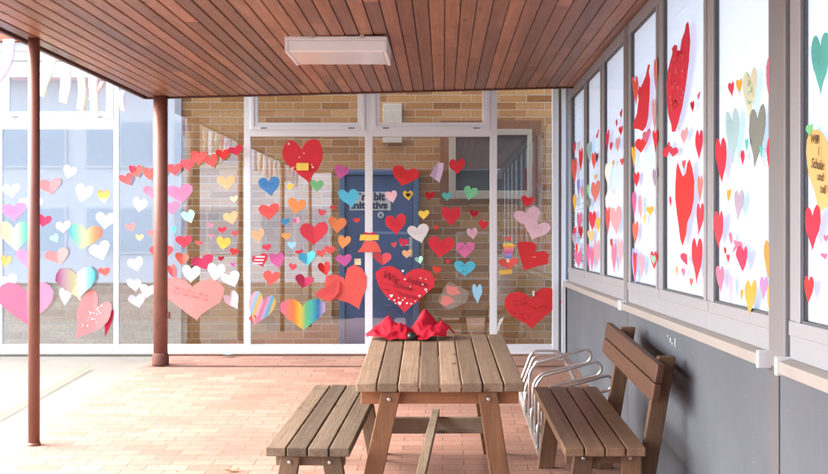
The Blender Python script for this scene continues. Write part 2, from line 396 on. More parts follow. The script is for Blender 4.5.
# window
wx0, wz1 = bw(449, 129.5); wx1, wz0 = bw(532, 199)
win = MB()
win.box((wx0, -.03, wz0), (wx0 + .07, .0, wz1)).box((wx1 - .05, -.03, wz0), (wx1, .0, wz1)).box((wx0 + .07, -.03, wz1 - .06), (wx1 - .05, .0, wz1)).box((wx0 + .07, -.03, wz0), (wx1 - .05, .0, wz0 + .085))
w_ = win.build('window', 'beige_frame', bb, .004)
MB().box((wx0 + .07, -.012, wz0 + .085), (wx1 - .05, -.002, wz1 - .06)).build('pane', 'dark_room', w_)
sr = MB().box((wx0 - .09, -.014, wz0 - .05), (wx0, -.001, wz1 + .09)).box((wx1, -.014, wz0 - .05), (wx1 + .09, -.001, wz1 + .09)).box((wx0, -.014, wz1), (wx1, -.001, wz1 + .09)).box((wx0, -.014, wz0 - .05), (wx1, -.001, wz0))
sr.build('surround', 'brown_surround', w_)
vx0, vz1 = bw(383, 104); vx1, vz0 = bw(402, 143)
MB().box((vx0, -.03, vz0), (vx1, 0, vz1)).build('wall_board', 'board_pale', bb, .004)

# ------------------------------------------------------------------ glass screen
gs = thing('glass_screen', 'white framed glass screen wall behind the picnic table covered with paper hearts', 'glass wall', (0, YB, 0))
Y0, Y1 = -.015, .05
def gx(px): return (px - PX) * (YB - .015) / F
def gz(py): return CAMZ + (PY - py) * (YB - .015) / F
ZT = 2.72
fr = MB()
vert = [(-330, -318), (-215, -205), (-100, -90), (-3, 2), (113.5, 118.5), (244, 250.5), (365, 372.5), (490, 497)]
for a, b in vert: fr.box((gx(a), Y0, gz(345)), (gx(b), Y1, ZT))
fr.box((gx(-330), Y0 - .004, gz(353.5)), (gx(553), Y1, gz(344.5)))
fr.box((gx(-330), Y0 - .012, 0.0), (gx(553), Y1, gz(353.5)))
fr.box((gx(-330), Y0 - .006, ZT), (gx(565), Y1, ZT + .05))
fr.box((gx(250.5), Y0, gz(136.5)), (gx(365), Y1, gz(130))).box((gx(372.5), Y0, gz(136.5)), (gx(490), Y1, gz(130)))
for a, b in ((-3, 113.5), (-100, -3), (-205, -100)): fr.box((gx(a + 5), Y0, gz(129.5)), (gx(b), Y1, gz(119)))
fr.build('frame', 'white_metal', gs, .003)
cp = MB().box((gx(552.5), Y0 - .01, 0), (gx(558.5), Y1, ZT)).box((gx(561.5), Y0 - .02, 0), (gx(565.5), Y1, ZT))
cp.build('corner_post', 'white_metal', gs, .003)
MB().box((gx(558.5), Y0 + .01, 0), (gx(561.5), Y1, ZT)).box((gx(565.5), Y0 + .02, 0), (XR + .1, Y1 + .05, ZT)).build('corner_filler', 'dark_frame', gs)
def pane(a, b, t, bt, parent=gs): MB().box((gx(a), -.012, gz(bt)), (gx(b), -.006, gz(t) if t is not None else ZT)).build('glass_pane', 'screen_glass', parent)
pane(118.5, 244, None, 344.5); pane(250.5, 365, 136.5, 344.5); pane(372.5, 490, 136.5, 344.5); pane(497, 552.5, None, 344.5)
pane(2, 113.5, 129.5, 344.5); pane(-90, -3, 129.5, 344.5); pane(-205, -100, 129.5, 344.5); pane(-318, -215, None, 344.5)
def vent(a, b, t, bt, ins):
    q = MB(); zb = gz(bt); zt = gz(t) if t is not None else ZT; w = .07
    for (k0, k1, d) in ((0., .035, -.012), (.035, .07, -.003)):
        xa, xb = gx(a) + k0, gx(b) - k0; za, zz = zb + k0, zt - k0; e = k1 - k0
        q.box((xa, Y0 + d, za), (xa + e, Y1 - .01, zz)).box((xb - e, Y0 + d, za), (xb, Y1 - .01, zz)).box((xa + e, Y0 + d, za), (xb - e, Y1 - .01, za + e)).box((xa + e, Y0 + d, zz - e), (xb - e, Y1 - .01, zz))
    v = q.build('vent_window', 'white_metal', gs, .003)
    MB().box((gx(a) + .07, .0, zb + .07), (gx(b) - .07, .006, zt - .07)).build('glass_pane', 'screen_glass', v)
    h = MB()
    for s in (gx(a) + .1, gx(b) - .16): h.box((s, Y0 - .018, zb + .012), (s + .06, Y0 - .0125, zb + .022))
    h.build('hinge', 'gasket', v)
vent(250.5, 365, None, 130, 0); vent(372.5, 490, None, 130, 0)
vent(2, 113.5, None, 119, 0); vent(-90, -3, None, 119, 0); vent(-205, -100, None, 119, 0)

# ------------------------------------------------------------------ side building with the window band
sb = thing('classroom_building', 'long side wall with grey painted base and row of tall decorated windows', 'building', (XR, 0, 0))
wl = MB(); yk = [-6, 4.03, 7.42, YB + .1]
for a, b in zip(yk, yk[1:]):
    vs = [(0, a, floor_z(a) - .1), (0, b, floor_z(b) - .1), (0, b, .70), (0, a, .70)]
    wl.add(vs + [(x + .25, y, z) for x, y, z in vs], [(3, 2, 1, 0), (4, 5, 6, 7), (0, 1, 5, 4), (2, 3, 7, 6), (1, 2, 6, 5), (3, 0, 4, 7)], .5)
wl.build('base_wall', 'side_wall', sb)
# wall mark: flaked paint
mk = MB()
def sidept(px, py, X=XR): y = X * F / (px - PX); return y, CAMZ + (PY - py) * y / F
for (px, py, w, h) in ((675.2, 342.6, .004, .022), (670.6, 340.0, .006, .012), (672.3, 343.6, .006, .005), (668, 336, .008, .003)):
    y, z = sidept(px, py); mk.box((-.0025, y - w, z - h), (.001, y + w, z + h))
mk.build('flaked_paint', 'paint_chip', sb)
for y0, y1, d in ((4.06, 4.17, .006), (7.41, 7.435, .003)):
    MB().add([(x, y, z) for x in (-d, .0) for y, z in ((y0, floor_z(y0) - .05), (y1, floor_z(y1) - .05), (y1, .652), (y0, .652))], [(0, 1, 2, 3), (7, 6, 5, 4), (0, 4, 5, 1), (1, 5, 6, 2), (2, 6, 7, 3), (3, 7, 4, 0)], .5).build('joint_strip', 'wall_joint', sb, .002)
# window units: (Y far, Y near) of each glass
panes = [(10.6, 9.64), (9.48, 8.64), (8.44, 7.52), (7.24, 6.38), (6.18, 5.21), (5.02, 4.17), (3.80, 2.85), (2.65, 1.7), (1.5, .55), (.35, -.6)]
edges = [(10.86, 9.56), (9.56, 8.54), (8.54, 7.49), (7.36, 6.28), (6.28, 5.115), (5.115, 4.13), (3.93, 2.75), (2.75, 1.6), (1.6, .45), (.45, -.8)]
ZB, ZP = .83, 2.40
for i, ((pf, pn), (ef, en)) in enumerate(zip(panes, edges)):
    q = MB()
    q.box((-.005, en, .70), (.07, ef, ZB)).box((-.005, en, ZP), (.07, ef, 2.53))
    q.box((-.005, pf, ZB), (.07, ef, ZP)).box((-.005, en, ZB), (.07, pn, ZP))
    q.box((-.011, en + .006, ZB - .05), (-.005, ef - .006, ZB - .0)).box((-.011, en + .006, ZP + .0), (-.005, ef - .006, ZP + .05))
    q.box((-.011, pf + .0, ZB), (-.005, min(ef - .006, pf + .05), ZP)).box((-.011, max(en + .006, pn - .05), ZB), (-.005, pn, ZP))
    w = q.build('window', 'grey_frame', sb, .004)
    k = MB(); e = .008; d0 = -.003
    k.box((d0, pf - e, ZB), (.03, pf, ZP)).box((d0, pn, ZB), (.03, pn + e, ZP)).box((d0, pn + e, ZB), (.03, pf - e, ZB + e)).box((d0, pn + e, ZP - e), (.03, pf - e, ZP))
    k.build('gasket', 'gasket', w)
    MB().box((.0, pn + e, ZB + e), (.005, pf - e, ZP - e)).build('glass_pane', 'side_glass', w)
    if i == 0:
        sl = MB(); z = ZB + e + .02
        while z < ZP - .03: sl.beam((.016, pn + e + .002, z), (.016, pf - e - .002, z), .012, .0015, (.8, 0, .6)); z += .05
        sl.build('slatted_blind', 'blind_white', w)
        MB().box((.024, pn + e + .001, ZB + e + .001), (.027, pf - e - .001, ZP - e - .001)).build('blind', 'blind', w)
    else:
        MB().box((.014, pn + e + .001, ZB + e + .001), (.017, pf - e - .001, ZP - e - .001)).build('blind', 'blind', w)
for y0, y1, d in ((7.36, 7.49, .013), (3.93, 4.13, .022)):
    MB().box((-d, y0 + .003, .655), (.06, y1 - .003, 2.53)).build('mullion', 'dark_frame', sb, .006)
for (a, b) in ((10.98, 7.46), (7.38, 4.16), (3.93, -1)):
    s = MB()
    s.add([(.0, a, .70), (.0, b, .70), (-.045, b, .69), (-.045, a, .69), (.0, a, .655), (.0, b, .655), (-.045, b, .648), (-.045, a, .648)],
          [(0, 3, 2, 1), (4, 5, 6, 7), (3, 7, 6, 2), (0, 1, 5, 4), (1, 2, 6, 5), (0, 4, 7, 3)], .5)
    sl = s.build('sill', 'sill_metal', sb, .003)
    for y in (a, b):
        MB().box((-.055, y - .012, .642), (.002, y + .012, .706)).build('end_cap', 'white_metal', sl, .004)
MB().box((.0, -6, 2.53), (.3, YB + .1, 2.75)).build('lintel', 'dark_frame', sb)
MB().box((.3, -6, -.3), (4.2, YB + .6, -.2)).build('room_floor', 'render_white', sb)  # unseen room floor, made white to bounce light onto the blinds

# ------------------------------------------------------------------ canopy
XL = -2.70; YE = 10.45; YC = -.8
cn = thing('porch_canopy', 'reddish brown timber boarded canopy roof over the porch', 'canopy')
bd = MB(); pitch = .0925; x = XL + .03; gap = .0055
while x < XR - .002:
    x1 = min(x + pitch - gap, XR - .004); zc = ceil_z((x + x1) / 2)
    y = YC - .1 - rnd.random() * 3
    while y < YE - .05:
        ln = rnd.choice((2.4, 3.3, 4.2, 5.1, 6.0)); yb = min(y + ln, YE - .04); ya = max(y, YC)
        if yb > ya + .05:
            dz = rnd.uniform(-.0012, .0012); c = .005
            zz = zc + dz
            vs = [(x, ya, zz + c), (x + c, ya, zz), (x1 - c, ya, zz), (x1, ya, zz + c), (x, ya, zz + .02), (x1, ya, zz + .02)]
            vs = vs + [(a, yb - .0015, b) for a, _, b in vs]
            bd.add(vs, [(1, 0, 6, 7), (2, 1, 7, 8), (3, 2, 8, 9), (0, 4, 10, 6), (5, 3, 9, 11), (4, 5, 11, 10), (0, 1, 2, 3, 5, 4), (6, 10, 11, 9, 8, 7)])
        y += ln
    x += pitch
bd.build('ceiling_boards', 'ceiling_wood', cn)
vs = []
for y in (YC - .03, YE - .01):
    vs += [(XL + .012, y, ceil_z(XL) + .022), (XR + .35, y, ceil_z(XR + .35) + .03), (XR + .35, y, ceil_z(XR) + .2), (XL + .012, y, ceil_z(XL) + .2)]
MB().add(vs, [(0, 1, 2, 3), (7, 6, 5, 4), (0, 4, 5, 1), (1, 5, 6, 2), (2, 6, 7, 3), (3, 7, 4, 0)], .5).build('roof', 'roof_dark', cn)
vs = []
for x in (XL - .02, XL + .01):
    vs += [(x, YC - .04, ceil_z(XL) - .012), (x, YE, ceil_z(XL) - .012), (x, YE, ceil_z(XL) + .24), (x, YC - .04, ceil_z(XL) + .24)]
MB().add(vs, [(0, 1, 2, 3), (7, 6, 5, 4), (0, 4, 5, 1), (1, 5, 6, 2), (2, 6, 7, 3), (3, 7, 4, 0)], .5).build('fascia', 'fascia_brown', cn, .003)
vs = []
for y in (YE - .035, YE):
    vs += [(XL + .012, y, ceil_z(XL) - .014), (XR - .005, y, ceil_z(XR) - .014), (XR - .005, y, ceil_z(XR) + .26), (XL + .012, y, ceil_z(XL) + .26)]
MB().add(vs, [(0, 1, 2, 3), (7, 6, 5, 4), (0, 4, 5, 1), (1, 5, 6, 2), (2, 6, 7, 3), (3, 7, 4, 0)], .5).build('end_trim', 'fascia_brown', cn, .003)
MB().box((XL + .02, YE + .002, 2.70), (XR + .35, YB - .05, 2.76)).build('sky_blocker', 'roof_dark', cn)  # unseen cover added to keep sky light out of the slot before the screen

# posts
def post(x, y, r, label, collar):
    z0 = floor_z(y); t = thing('canopy_post', label, 'post', (x, y, z0), group='steel posts along the canopy edge')
    MB().lathe([(r, .0), (r, ceil_z(x) - z0 + .01)], (0, 0, 0), 28).build('shaft', 'post_paint', t)
    if collar:
        MB().lathe([(r * 1.12, -.01), (r * 1.17, .02), (r * 1.17, .075), (r * 1.08, .095), (r * 1.01, .11)], (0, 0, 0), 28).build('base_collar', 'rust', t)
        MB().box((r - .005, -.02, .42), (r + .02, .02, .48)).build('clamp', 'post_paint', t, .004)
    else:
        MB().lathe([(r * 1.14, -.01), (r * 1.14, .012), (r * 1.01, .018)], (0, 0, 0), 24).build('base_collar', 'post_paint', t)
post(-2.607, 7.33, .0365, 'slim red brown steel post standing nearest at the left of the porch', False)
post(-2.547, 10.37, .064, 'thick red brown steel post with a rusty collar before the glass screen', True)
post(-2.60, 3.5, .0365, 'slim steel post of the canopy seen only mirrored in the glass', False)
post(-2.60, -.36, .0365, 'rearmost canopy post seen only mirrored in the glass', False)

# lamp
lz = ceil_z(-.7)
lp = thing('ceiling_lamp', 'square white box lamp mounted under the timber ceiling', 'lamp', (-.70, 7.5, lz))
MB().box((-.335, 0, -.03), (.335, .6, -.004)).build('housing', 'lamp_white', lp, .006)
vs = []
for z, e in ((-.031, .0), (-.098, .012), (-.104, .03)): vs += [(-.33 + e, .004 + e, z), (.33 - e, .004 + e, z), (.33 - e, .596 - e, z), (-.33 + e, .596 - e, z)]
fs = [(0, 1, 2, 3), (11, 10, 9, 8)]
for k in (0, 4):
    for i in range(4): fs.append((k + i, k + 4 + i, k + 4 + (i + 1) % 4, k + (i + 1) % 4))
MB().add(vs, fs, .5).build('diffuser', 'lamp_acrylic', lp, .004)
for x in (-.322, .322): MB().box((x - .011, .0, -.1075), (x + .011, .6, -.03)).build('end_frame', 'lamp_white', lp, .003)
for x in (-.16, .17): MB().box((x - .015, -.008, -.022), (x + .015, .01, .004)).build('clip', 'steel', lp, .002)

# streamers along the canopy edge
def streamer(px, y, ln, w, mat, label, sway=0.):
    if y is None: y = 2.71 * F / (PX - px)
    z = ceil_z(XL) - .006
    q = MB(); n = 10; vs = []; ph = rnd.random() * 6
    for i in range(n + 1):
        t = i / n
        for s in (-.5, .5):
            vs.append((s * w * (.85 - .1 * t) + sway * t * t + .005 * math.sin(ph + 4 * t), .02 * math.sin(ph + 5 * t) * t + s * w * .25 * math.sin(ph * 2 + 3 * t), -ln * t - (.02 * s if i == n else 0)))
    vs += [(a, b + .0012, c) for a, b, c in vs]
    m0 = 2 * (n + 1); fs = []
    for i in range(n):
        a = 2 * i; fs += [(a, a + 1, a + 3, a + 2), (m0 + a + 2, m0 + a + 3, m0 + a + 1, m0 + a), (a, a + 2, m0 + a + 2, m0 + a), (a + 1, m0 + a + 1, m0 + a + 3, a + 3)]
    q.add(vs, fs, .5, True); o = q.build('streamer', mat, None, 0, 2, (XL - .06, y, z))
    return tag(o, label, 'streamer', 'fabric strips hanging along the canopy edge')
streamer(17, None, .31, .10, 'streamer_lilac', 'white and lilac strip hanging left of the slim post', -.12)
streamer(42, None, .24, .06, 'streamer_red', 'short reddish strip hanging just behind the slim post')
streamer(56, None, .27, .11, 'streamer_green', 'broad white strip with a greenish top hanging right of the slim post', -.06)
streamer(72, None, .28, .09, 'streamer_white', 'plain white strip hanging between the greenish and the peach strip')
streamer(88, None, .29, .08, 'streamer_peach', 'peach tinted strip hanging before the upper left window')
streamer(100, None, .31, .09, 'streamer_pink', 'pinkish white strip with frayed end near the white screen frame')
streamer(108, None, .15, .05, 'streamer_red', 'short pale red strip blown sideways by the white screen frame', -.1)
streamer(128, None, .17, .06, 'streamer_lilac', 'violet strip hanging last, nearest the glass screen')
for i in range(12):
    streamer(0, 6.3 - i * .52, rnd.uniform(.24, .34), rnd.uniform(.08, .13), rnd.choice(['streamer_white', 'streamer_white', 'streamer_peach', 'streamer_lilac', 'streamer_pink']), 'pale strip at the canopy edge seen only as reflection in the screen')

# ------------------------------------------------------------------ building across the yard (mirrored in the screen)
yb_ = -14.; zb_ = floor_z(yb_)
ob = thing('opposite_building', 'pale rendered school block with ribbon windows mirrored in the left glass', 'building', (-15, yb_, zb_))
MB().box((-22, -6, 1.1), (11.5, 0, 7.4)).build('wall', 'render_white', ob)
MB().box((-22, -6, -.2), (11.5, .06, 1.1)).build('plinth', 'plinth_brick', ob)
for r_, z in enumerate((2.0, 4.7)):
    x = -21
    while x < 10:
        f = MB().box((x, 0, z), (x + 2.2, .05, z + 1.5)); w = f.build('window', 'white_metal', ob)
        MB().box((x + .08, .05, z + .08), (x + 1.06, .055, z + 1.42)).box((x + 1.14, .05, z + .08), (x + 2.12, .055, z + 1.42)).build('pane', 'window_blue', w)
        x += 2.75
MB().box((-22.3, -6.3, 7.4), (11.8, .4, 7.7)).build('roof', 'fascia_red', ob)

ow = thing('mirror_dark_block', 'unseen dark block added behind the camera to dim the right glass reflection', 'building', (0, yb_, zb_))  # made-up block so the right panes mirror something dark instead of sky
MB().box((-3.4, -6, -.2), (9, .0, 4.6)).build('wall', 'mirror_dark', ow)
MB().box((-3.5, -6.2, 4.6), (9.2, .3, 4.9)).build('roof', 'roof_dark', ow)
for x in (-2.4, .4, 3.2):
    f = MB().box((x, 0, 1.2), (x + 1.8, .05, 2.7)).build('window', 'dark_frame', ow); MB().box((x + .08, .05, 1.28), (x + 1.72, .055, 2.62)).build('pane', 'dark_room', f)

# ------------------------------------------------------------------ picnic table
def on_floor(x, y): return (x, y, floor_z(y))
tb = thing('picnic_table', 'weathered wooden picnic table with slatted top standing on brick paving', 'table', on_floor(-.02, 6.325), (SA, 0, R(.7)))
q = MB(); w = .0945; g = .0062
for i in range(8):
    x = -.403 + i * (w + g); e = rnd.uniform(-.006, .006)
    q.box((x, -.825 + e, .692 + rnd.uniform(-.001, .001)), (x + w, .825 + rnd.uniform(-.006, .006), .735 + rnd.uniform(-.0015, .0015)))
q.build('tabletop', 'weathered_wood', tb, .005)
for s in (-1, 1):
    MB().box((-.385, s * .73 - .022, .622), (.375, s * .73 + .022, .6905)).build('apron', 'larch_cross', tb, .004)
    yl = s * .777
    for a, b in ((-.238, -.385), (.222, .325)):
        l = MB().beam((b, yl, 0), (a, yl, .6905), .094, .045, cut='z').build('leg', 'larch_wood', tb, .005)
        bt = MB().lathe([(.011, 0), (.011, .006), (.006, .009)], (0, 0, 0), 12); bo = bt.build('bolt', 'bolt', l); bo.location = (a - (a - b) * .06, yl - .0225, .655); bo.rotation_euler = (R(90), 0, 0)
    MB().box((-.335 + .03, s * .735 - .02, .14), (.30 - .02, s * .735 + .022, .237)).build('rail', 'grey_wood', tb, .004)
MB().beam((-.10, -.78, .2605), (-.015, .775, .2605), .046, .045).build('stretcher', 'grey_wood_long', tb, .004)

# bench without back
bn = thing('garden_bench', 'weathered backless wooden bench standing left of the picnic table', 'bench', on_floor(-.605, 6.2), (SA, 0, R(-2.0)))
def slats(b, n, w, g, y0, y1, z0, z1, x0):
    for i in range(n):
        x = x0 + i * (w + g)
        b.box((x, y0 + rnd.uniform(-.006, .006), z0), (x + w, y1 + rnd.uniform(-.006, .006), z1 + rnd.uniform(-.001, .001)))
    return b
slats(MB(), 4, .0935, .007, -.80, .80, 0.407, .45, -.198).build('seat', 'weathered_bench', bn, .005)
for s in (-1, 1):
    MB().box((-.165, s * .70 - .022, .345), (.165, s * .70 + .022, .4055)).build('crossbar', 'grey_wood', bn, .004)
    yl = s * .747
    for a, b in ((-.085, -.16), (.105, .175)):
        l = MB().beam((b, yl, 0), (a, yl, .4055), .092, .045, cut='z').build('leg', 'grey_leg', bn, .005)
        bo = MB().lathe([(.010, 0), (.010, .006), (.006, .009)], (0, 0, 0), 12).build('bolt', 'bolt', l); bo.location = (a - .005, yl - .0225, .375); bo.rotation_euler = (R(90), 0, 0)

# bench with backrest
rb = thing('garden_bench', 'dark brown wooden bench with slanted backrest set against the grey wall', 'bench', on_floor(.752, 6.215), (SA, 0, R(.9)))
slats(MB(), 4, .0905, .007, -.775, .775, .398, .44, -.191).build('seat', 'brown_wood', rb, .005)
for s, ys in ((-1, -.62), (1, .60)):
    MB().box((-.17, ys - .022, .33), (.20, ys + .022, .3965)).build('crossbar', 'brown_wood', rb, .004)
    yl = ys - .0445
    for a, b in ((-.085, -.14), (.14, .155)):
        l = MB().beam((b, yl, 0), (a, yl, .3965), .095, .044, cut='z').build('leg', 'brown_leg', rb, .005)
        bo = MB().lathe([(.010, 0), (.010, .006), (.006, .009)], (0, 0, 0), 12).build('bolt', 'bolt', l); bo.location = (a - .005, yl - .022, .37); bo.rotation_euler = (R(90), 0, 0)
for yp in (-.53, .54):
    MB().beam((.205, yp, .0), (.335, yp, .835), .085, .045, cut='z').build('post', 'brown_leg', rb, .005)
def tilted(z0, z1):
    k = .155; vs = []
    for z in (z0, z1):
        xo = .335 - .0425 - .003 - (.835 - z) * k
        for y in (-.735 + rnd.uniform(-.005, .005), .80): vs += [(xo - .036, y, z + .004), (xo, y, z)]
    return MB().add(vs, [(0, 1, 3, 2), (4, 6, 7, 5), (0, 4, 5, 1), (2, 3, 7, 6), (0, 2, 6, 4), (1, 5, 7, 3)])
for a, b in ((.737, .825), (.643, .731)): tilted(a, b).build('backrest_board', 'rest_wood', rb, .005)

# bike rack
bk = thing('bike_rack', 'galvanised steel bicycle rack of bent tubes by the grey wall', 'bike rack', on_floor(.61, 8.1), (SA, 0, 0))
MB().box((-.03, -1.06, .0), (.03, 1.1, .02)).build('base_rail', 'steel', bk, .003)
MB().box((.42, -1.06, .0), (.46, 1.1, .02)).build('base_rail', 'steel', bk, .003)
def arc(c, r, a0, a1, ux, uz, n=7):
    c, ux, uz = Vector(c), Vector(ux), Vector(uz)
    return [c + ux * (r * math.cos(R(a0 + (a1 - a0) * i / n))) + uz * (r * math.sin(R(a0 + (a1 - a0) * i / n))) for i in range(n + 1)]
def soft(P, r=.05, n=5):
    P = [Vector(p) for p in P]; o = [P[0]]
    for i in range(1, len(P) - 1):
        a, b, c = P[i - 1], P[i], P[i + 1]; rr = min(r, (a - b).length / 2, (c - b).length / 2)
        p, q = b + (a - b).normalized() * rr, b + (c - b).normalized() * rr
        for k in range(n + 1):
            t = k / n; o.append(p * (1 - t) ** 2 + b * 2 * t * (1 - t) + q * t * t)
    o.append(P[-1]); return o
for y in (.95, .74, .53):
    P = soft([(0, y, .01), (.0, y, .1), (.09, y, .335), (.31, y, .335), (.42, y, .1), (.44, y, .01)], .05)
    MB().tube(P, .0105, 10).build('wheel_hoop', 'steel', bk)
for y in (.05, -.48, -1.0):
    d = .025; P = soft([(0, y - d, .01), (0, y - d, .33), (.05, y - d, .395)], .04)[:-1]
    up = [(.05, y - d, .395), (.375, y - d, .487)]
    n_ = Vector((-.27, 0, .963)); c_ = Vector((.375, y, .487)) - n_ * .05
    u = [c_ + n_ * (.05 * math.cos(R(t))) + Vector((.963, 0, .27)) * (.05 * math.sin(R(t))) + Vector((0, d * (t / 90 - 1), 0)) for t in range(0, 181, 20)]
    low = soft([u[-1], (.09, y + d, .315), (.03, y + d, .24), (.03, y + d, .01)], .06)[1:]
    MB().tube(P + [Vector(up[0])] + u + low, .0105, 10).build('tall_loop', 'steel', bk)
for y in (.16, -.40, -.90):
    P = [Vector((-.018, y, .01)), Vector((-.018, y, .14))] + [Vector((.004 - .022 * math.cos(R(t)), y + .02 * t / 180, .14 + .022 * math.sin(R(t)))) for t in range(20, 180, 20)] + [Vector((.026, y + .02, .14)), Vector((.026, y + .02, .01))]
    MB().tube(P, .0105, 10).build('low_loop', 'steel', bk)

# red cloths on the table
def table_pt(x, y, z): return tb.matrix_basis @ Vector((x, y, z))
from mathutils import noise as mn
def cloth(name, label, cx, cy, rx, ry, peaks, seed):
    n, m = 96, 40; vs = []; o_ = Vector((seed * 3.7, seed * 1.3, 0))
    def ridge(p, sc): return 1 - abs(mn.noise(Vector((p[0] * sc, p[1] * sc, seed)) + o_)) * 2
    for j in range(m + 1):
        t = j / m
        for i in range(n):
            a = 2 * math.pi * i / n; e = Vector((math.cos(a), math.sin(a), seed * 1.7))
            edge = 1 + .38 * mn.noise(e * 1.6 + o_) + .14 * mn.noise(e * 4.5 + o_)
            x = rx * t * edge * math.cos(a); y = ry * t * edge * math.sin(a)
            h = 0
            for (qx, qy, hh, s_) in peaks:
                d_ = math.hypot((x - qx) / s_, (y - qy) / s_); h = max(h, hh * max(0, 1 - d_ * .62) ** 1.15)
            k_ = min(1, h / .05)
            z = h + k_ * (.030 * (ridge((x, y), 11) - .6) + .009 * (ridge((x, y), 20) - .6)) + (1 - k_) * .012 * max(0, ridge((x, y), 16) - .2) * t
            w_ = .016 * mn.noise(Vector((x * 9, y * 9, 5 + seed))); v_ = .016 * mn.noise(Vector((x * 9, y * 9, 9 + seed)))
            vs.append((x + w_, y + v_ , max(.002 + .003 * t, z)))
    fs = [(j * n + i, j * n + (i + 1) % n, (j + 1) * n + (i + 1) % n, (j + 1) * n + i) for j in range(m) for i in range(n)]
    p = table_pt(cx, cy, .7355); q = MB(); q.add(vs, fs, .5, True)
    o = q.build(name, 'cloth_red', None, 0, 2, tuple(p)); o.rotation_euler = (SA, 0, 0)
    md = o.modifiers.new('thick', 'SOLIDIFY'); md.thickness = .0015; md.offset = 1
    return tag(o, label, 'cloth', 'red cloths lying on the picnic table')
cloth('red_cloth', 'crumpled lower red cloth at the far left corner of the table', -.275, .66, .145, .13, [(-.03, .02, .125, .10), (.05, .0, .095, .09), (-.07, -.03, .06, .08)], 3)
cloth('red_cloth', 'taller peaked red cloth right of the dark ball on the table', -.06, .66, .14, .13, [(-.02, .03, .175, .085), (.07, .01, .13, .085), (.02, -.04, .08, .08)], 8)
p = table_pt(-.158, .565, .7355)
q = MB(); vs = []; fs = []; n, m = 20, 12
for j in range(m + 1):
    t = math.pi * j / m
    for i in range(n):
        a = 2 * math.pi * i / n; k = 1 + .05 * math.sin(3 * a + t * 2)
        vs.append((.029 * k * math.sin(t) * math.cos(a), .029 * k * math.sin(t) * math.sin(a), .026 - .026 * math.cos(t)))
for j in range(m):
    for i in range(n): fs.append((j * n + i, j * n + (i + 1) % n, (j + 1) * n + (i + 1) % n, (j + 1) * n + i))
q.add(vs, fs, .5, True); tag(q.build('dark_ball', 'dark_stone', None, 0, 2, tuple(p)), 'small dark round ball between the two red cloths', 'ball')

# small things on the floor
def flat_scrap(name, px, py, ln, w, mat, label, cat, ang, curl=.012):
    D = (py - PY) / F; y = (CAMZ + SLOPE * YB) / (D + SLOPE); x = (px - PX) * y / F
    vs = []; n = 6
    for i in range(n + 1):
        t = i / n; ww = w * math.sin(math.pi * (.08 + .84 * t)) ** .7
        for s in (-.5, 0, .5): vs.append(((t - .5) * ln, s * ww, .004 + curl * (abs(t - .5) * 2) ** 2 + curl * abs(s)))
    fs = [(3 * i + k, 3 * i + k + 1, 3 * i + k + 4, 3 * i + k + 3) for i in range(n) for k in (0, 1)]
    q = MB(); q.add(vs, fs, .5, True); o = q.build(name, mat, None, 0, 2, (x, y, floor_z(y))); o.rotation_euler = (SA, 0, ang)
    md = o.modifiers.new('thick', 'SOLIDIFY'); md.thickness = .001
    return tag(o, label, cat)
flat_scrap('paper_scrap', 228, 355, .13, .09, 'scrap_teal', 'turquoise paper scrap on the paving before the glass screen', 'paper', R(10))
flat_scrap('dry_leaf', 529, 428, .09, .05, 'leaf_brown', 'dry brown leaf on the paving beside the bike rack', 'leaf', R(20))
flat_scrap('green_leaf', 541, 424, .04, .03, 'leaf_green', 'tiny green leaf caught at the bike rack rail', 'leaf', R(60))
flat_scrap('painted_post_shadow', 183, 361, .2, .02, 'rust', 'thin dark strip painted as the shadow beside the thick post', 'scrap', R(2), .003)  # dark strip standing in for the cast shadow of the thick post
flat_scrap('dry_leaf', 232, 472, .08, .03, 'leaf_brown', 'curled brown leaf on the pale paving left of the backless bench', 'leaf', R(25))
db = MB()
for _ in range(260):
    x = rnd.uniform(-2.6, 1.1); y = rnd.uniform(5.5, 10.2); s = rnd.uniform(.003, .011); z = floor_z(y) + .002
    a = rnd.random() * 6.3; k = rnd.uniform(.3, 1)
    db.add([(x + s * math.cos(a), y + s * math.sin(a), z), (x - s * k * math.sin(a), y + s * k * math.cos(a), z), (x - s * math.cos(a), y - s * math.sin(a), z), (x + s * k * math.sin(a), y - s * k * math.cos(a), z), (x, y, z + .003)],
           [(0, 1, 4), (1, 2, 4), (2, 3, 4), (3, 0, 4)])
tag(db.build('floor_debris', 'leaf_brown'), 'tiny crumbs of leaf and dirt scattered over the brick paving', 'debris', None, 'stuff')

# ------------------------------------------------------------------ paper hearts
def outline(w, h, rot, seed, n=30, elong=0.):
    r_ = random.Random(seed); asym = r_.uniform(-.1, .1); notch = r_.uniform(.85, 1.15); sk = r_.uniform(-.1, .1); wob = r_.uniform(.02, .06); p1, p2, p3 = (r_.random() * 6.3 for _ in range(3)); n = r_.choice((18, 22, 26, 30, 34))
    P = []
    for i in range(n):
        t = 2 * math.pi * i / n
        x = 16 * math.sin(t) ** 3; z = 13 * math.cos(t) - 5 * math.cos(2 * t) - 2 * math.cos(3 * t) * notch - math.cos(4 * t)
        x, z = x / 16, z / 14.5
        z += asym * x * .5; x += sk * z
        x = math.copysign(abs(x) ** .84, x); aa = math.atan2(z, x); kk = 1 + wob * (.6 * math.sin(2 * aa + p1) + .5 * math.sin(5 * aa + p2) + .35 * math.sin(9 * aa + p3))
        P.append((x * kk, z * kk))
    c, s = math.cos(rot), math.sin(rot)
    P = [(x * c * .5 * w / max(h, 1e-6) * h - z * s * .5 * h, x * s * .5 * w + z * c * .5 * h) for x, z in P]
    x0, x1 = min(p[0] for p in P), max(p[0] for p in P); z0, z1 = min(p[1] for p in P), max(p[1] for p in P)
    return [((x - (x0 + x1) / 2) * w / (x1 - x0), (z - (z0 + z1) / 2) * h / (z1 - z0)) for x, z in P]
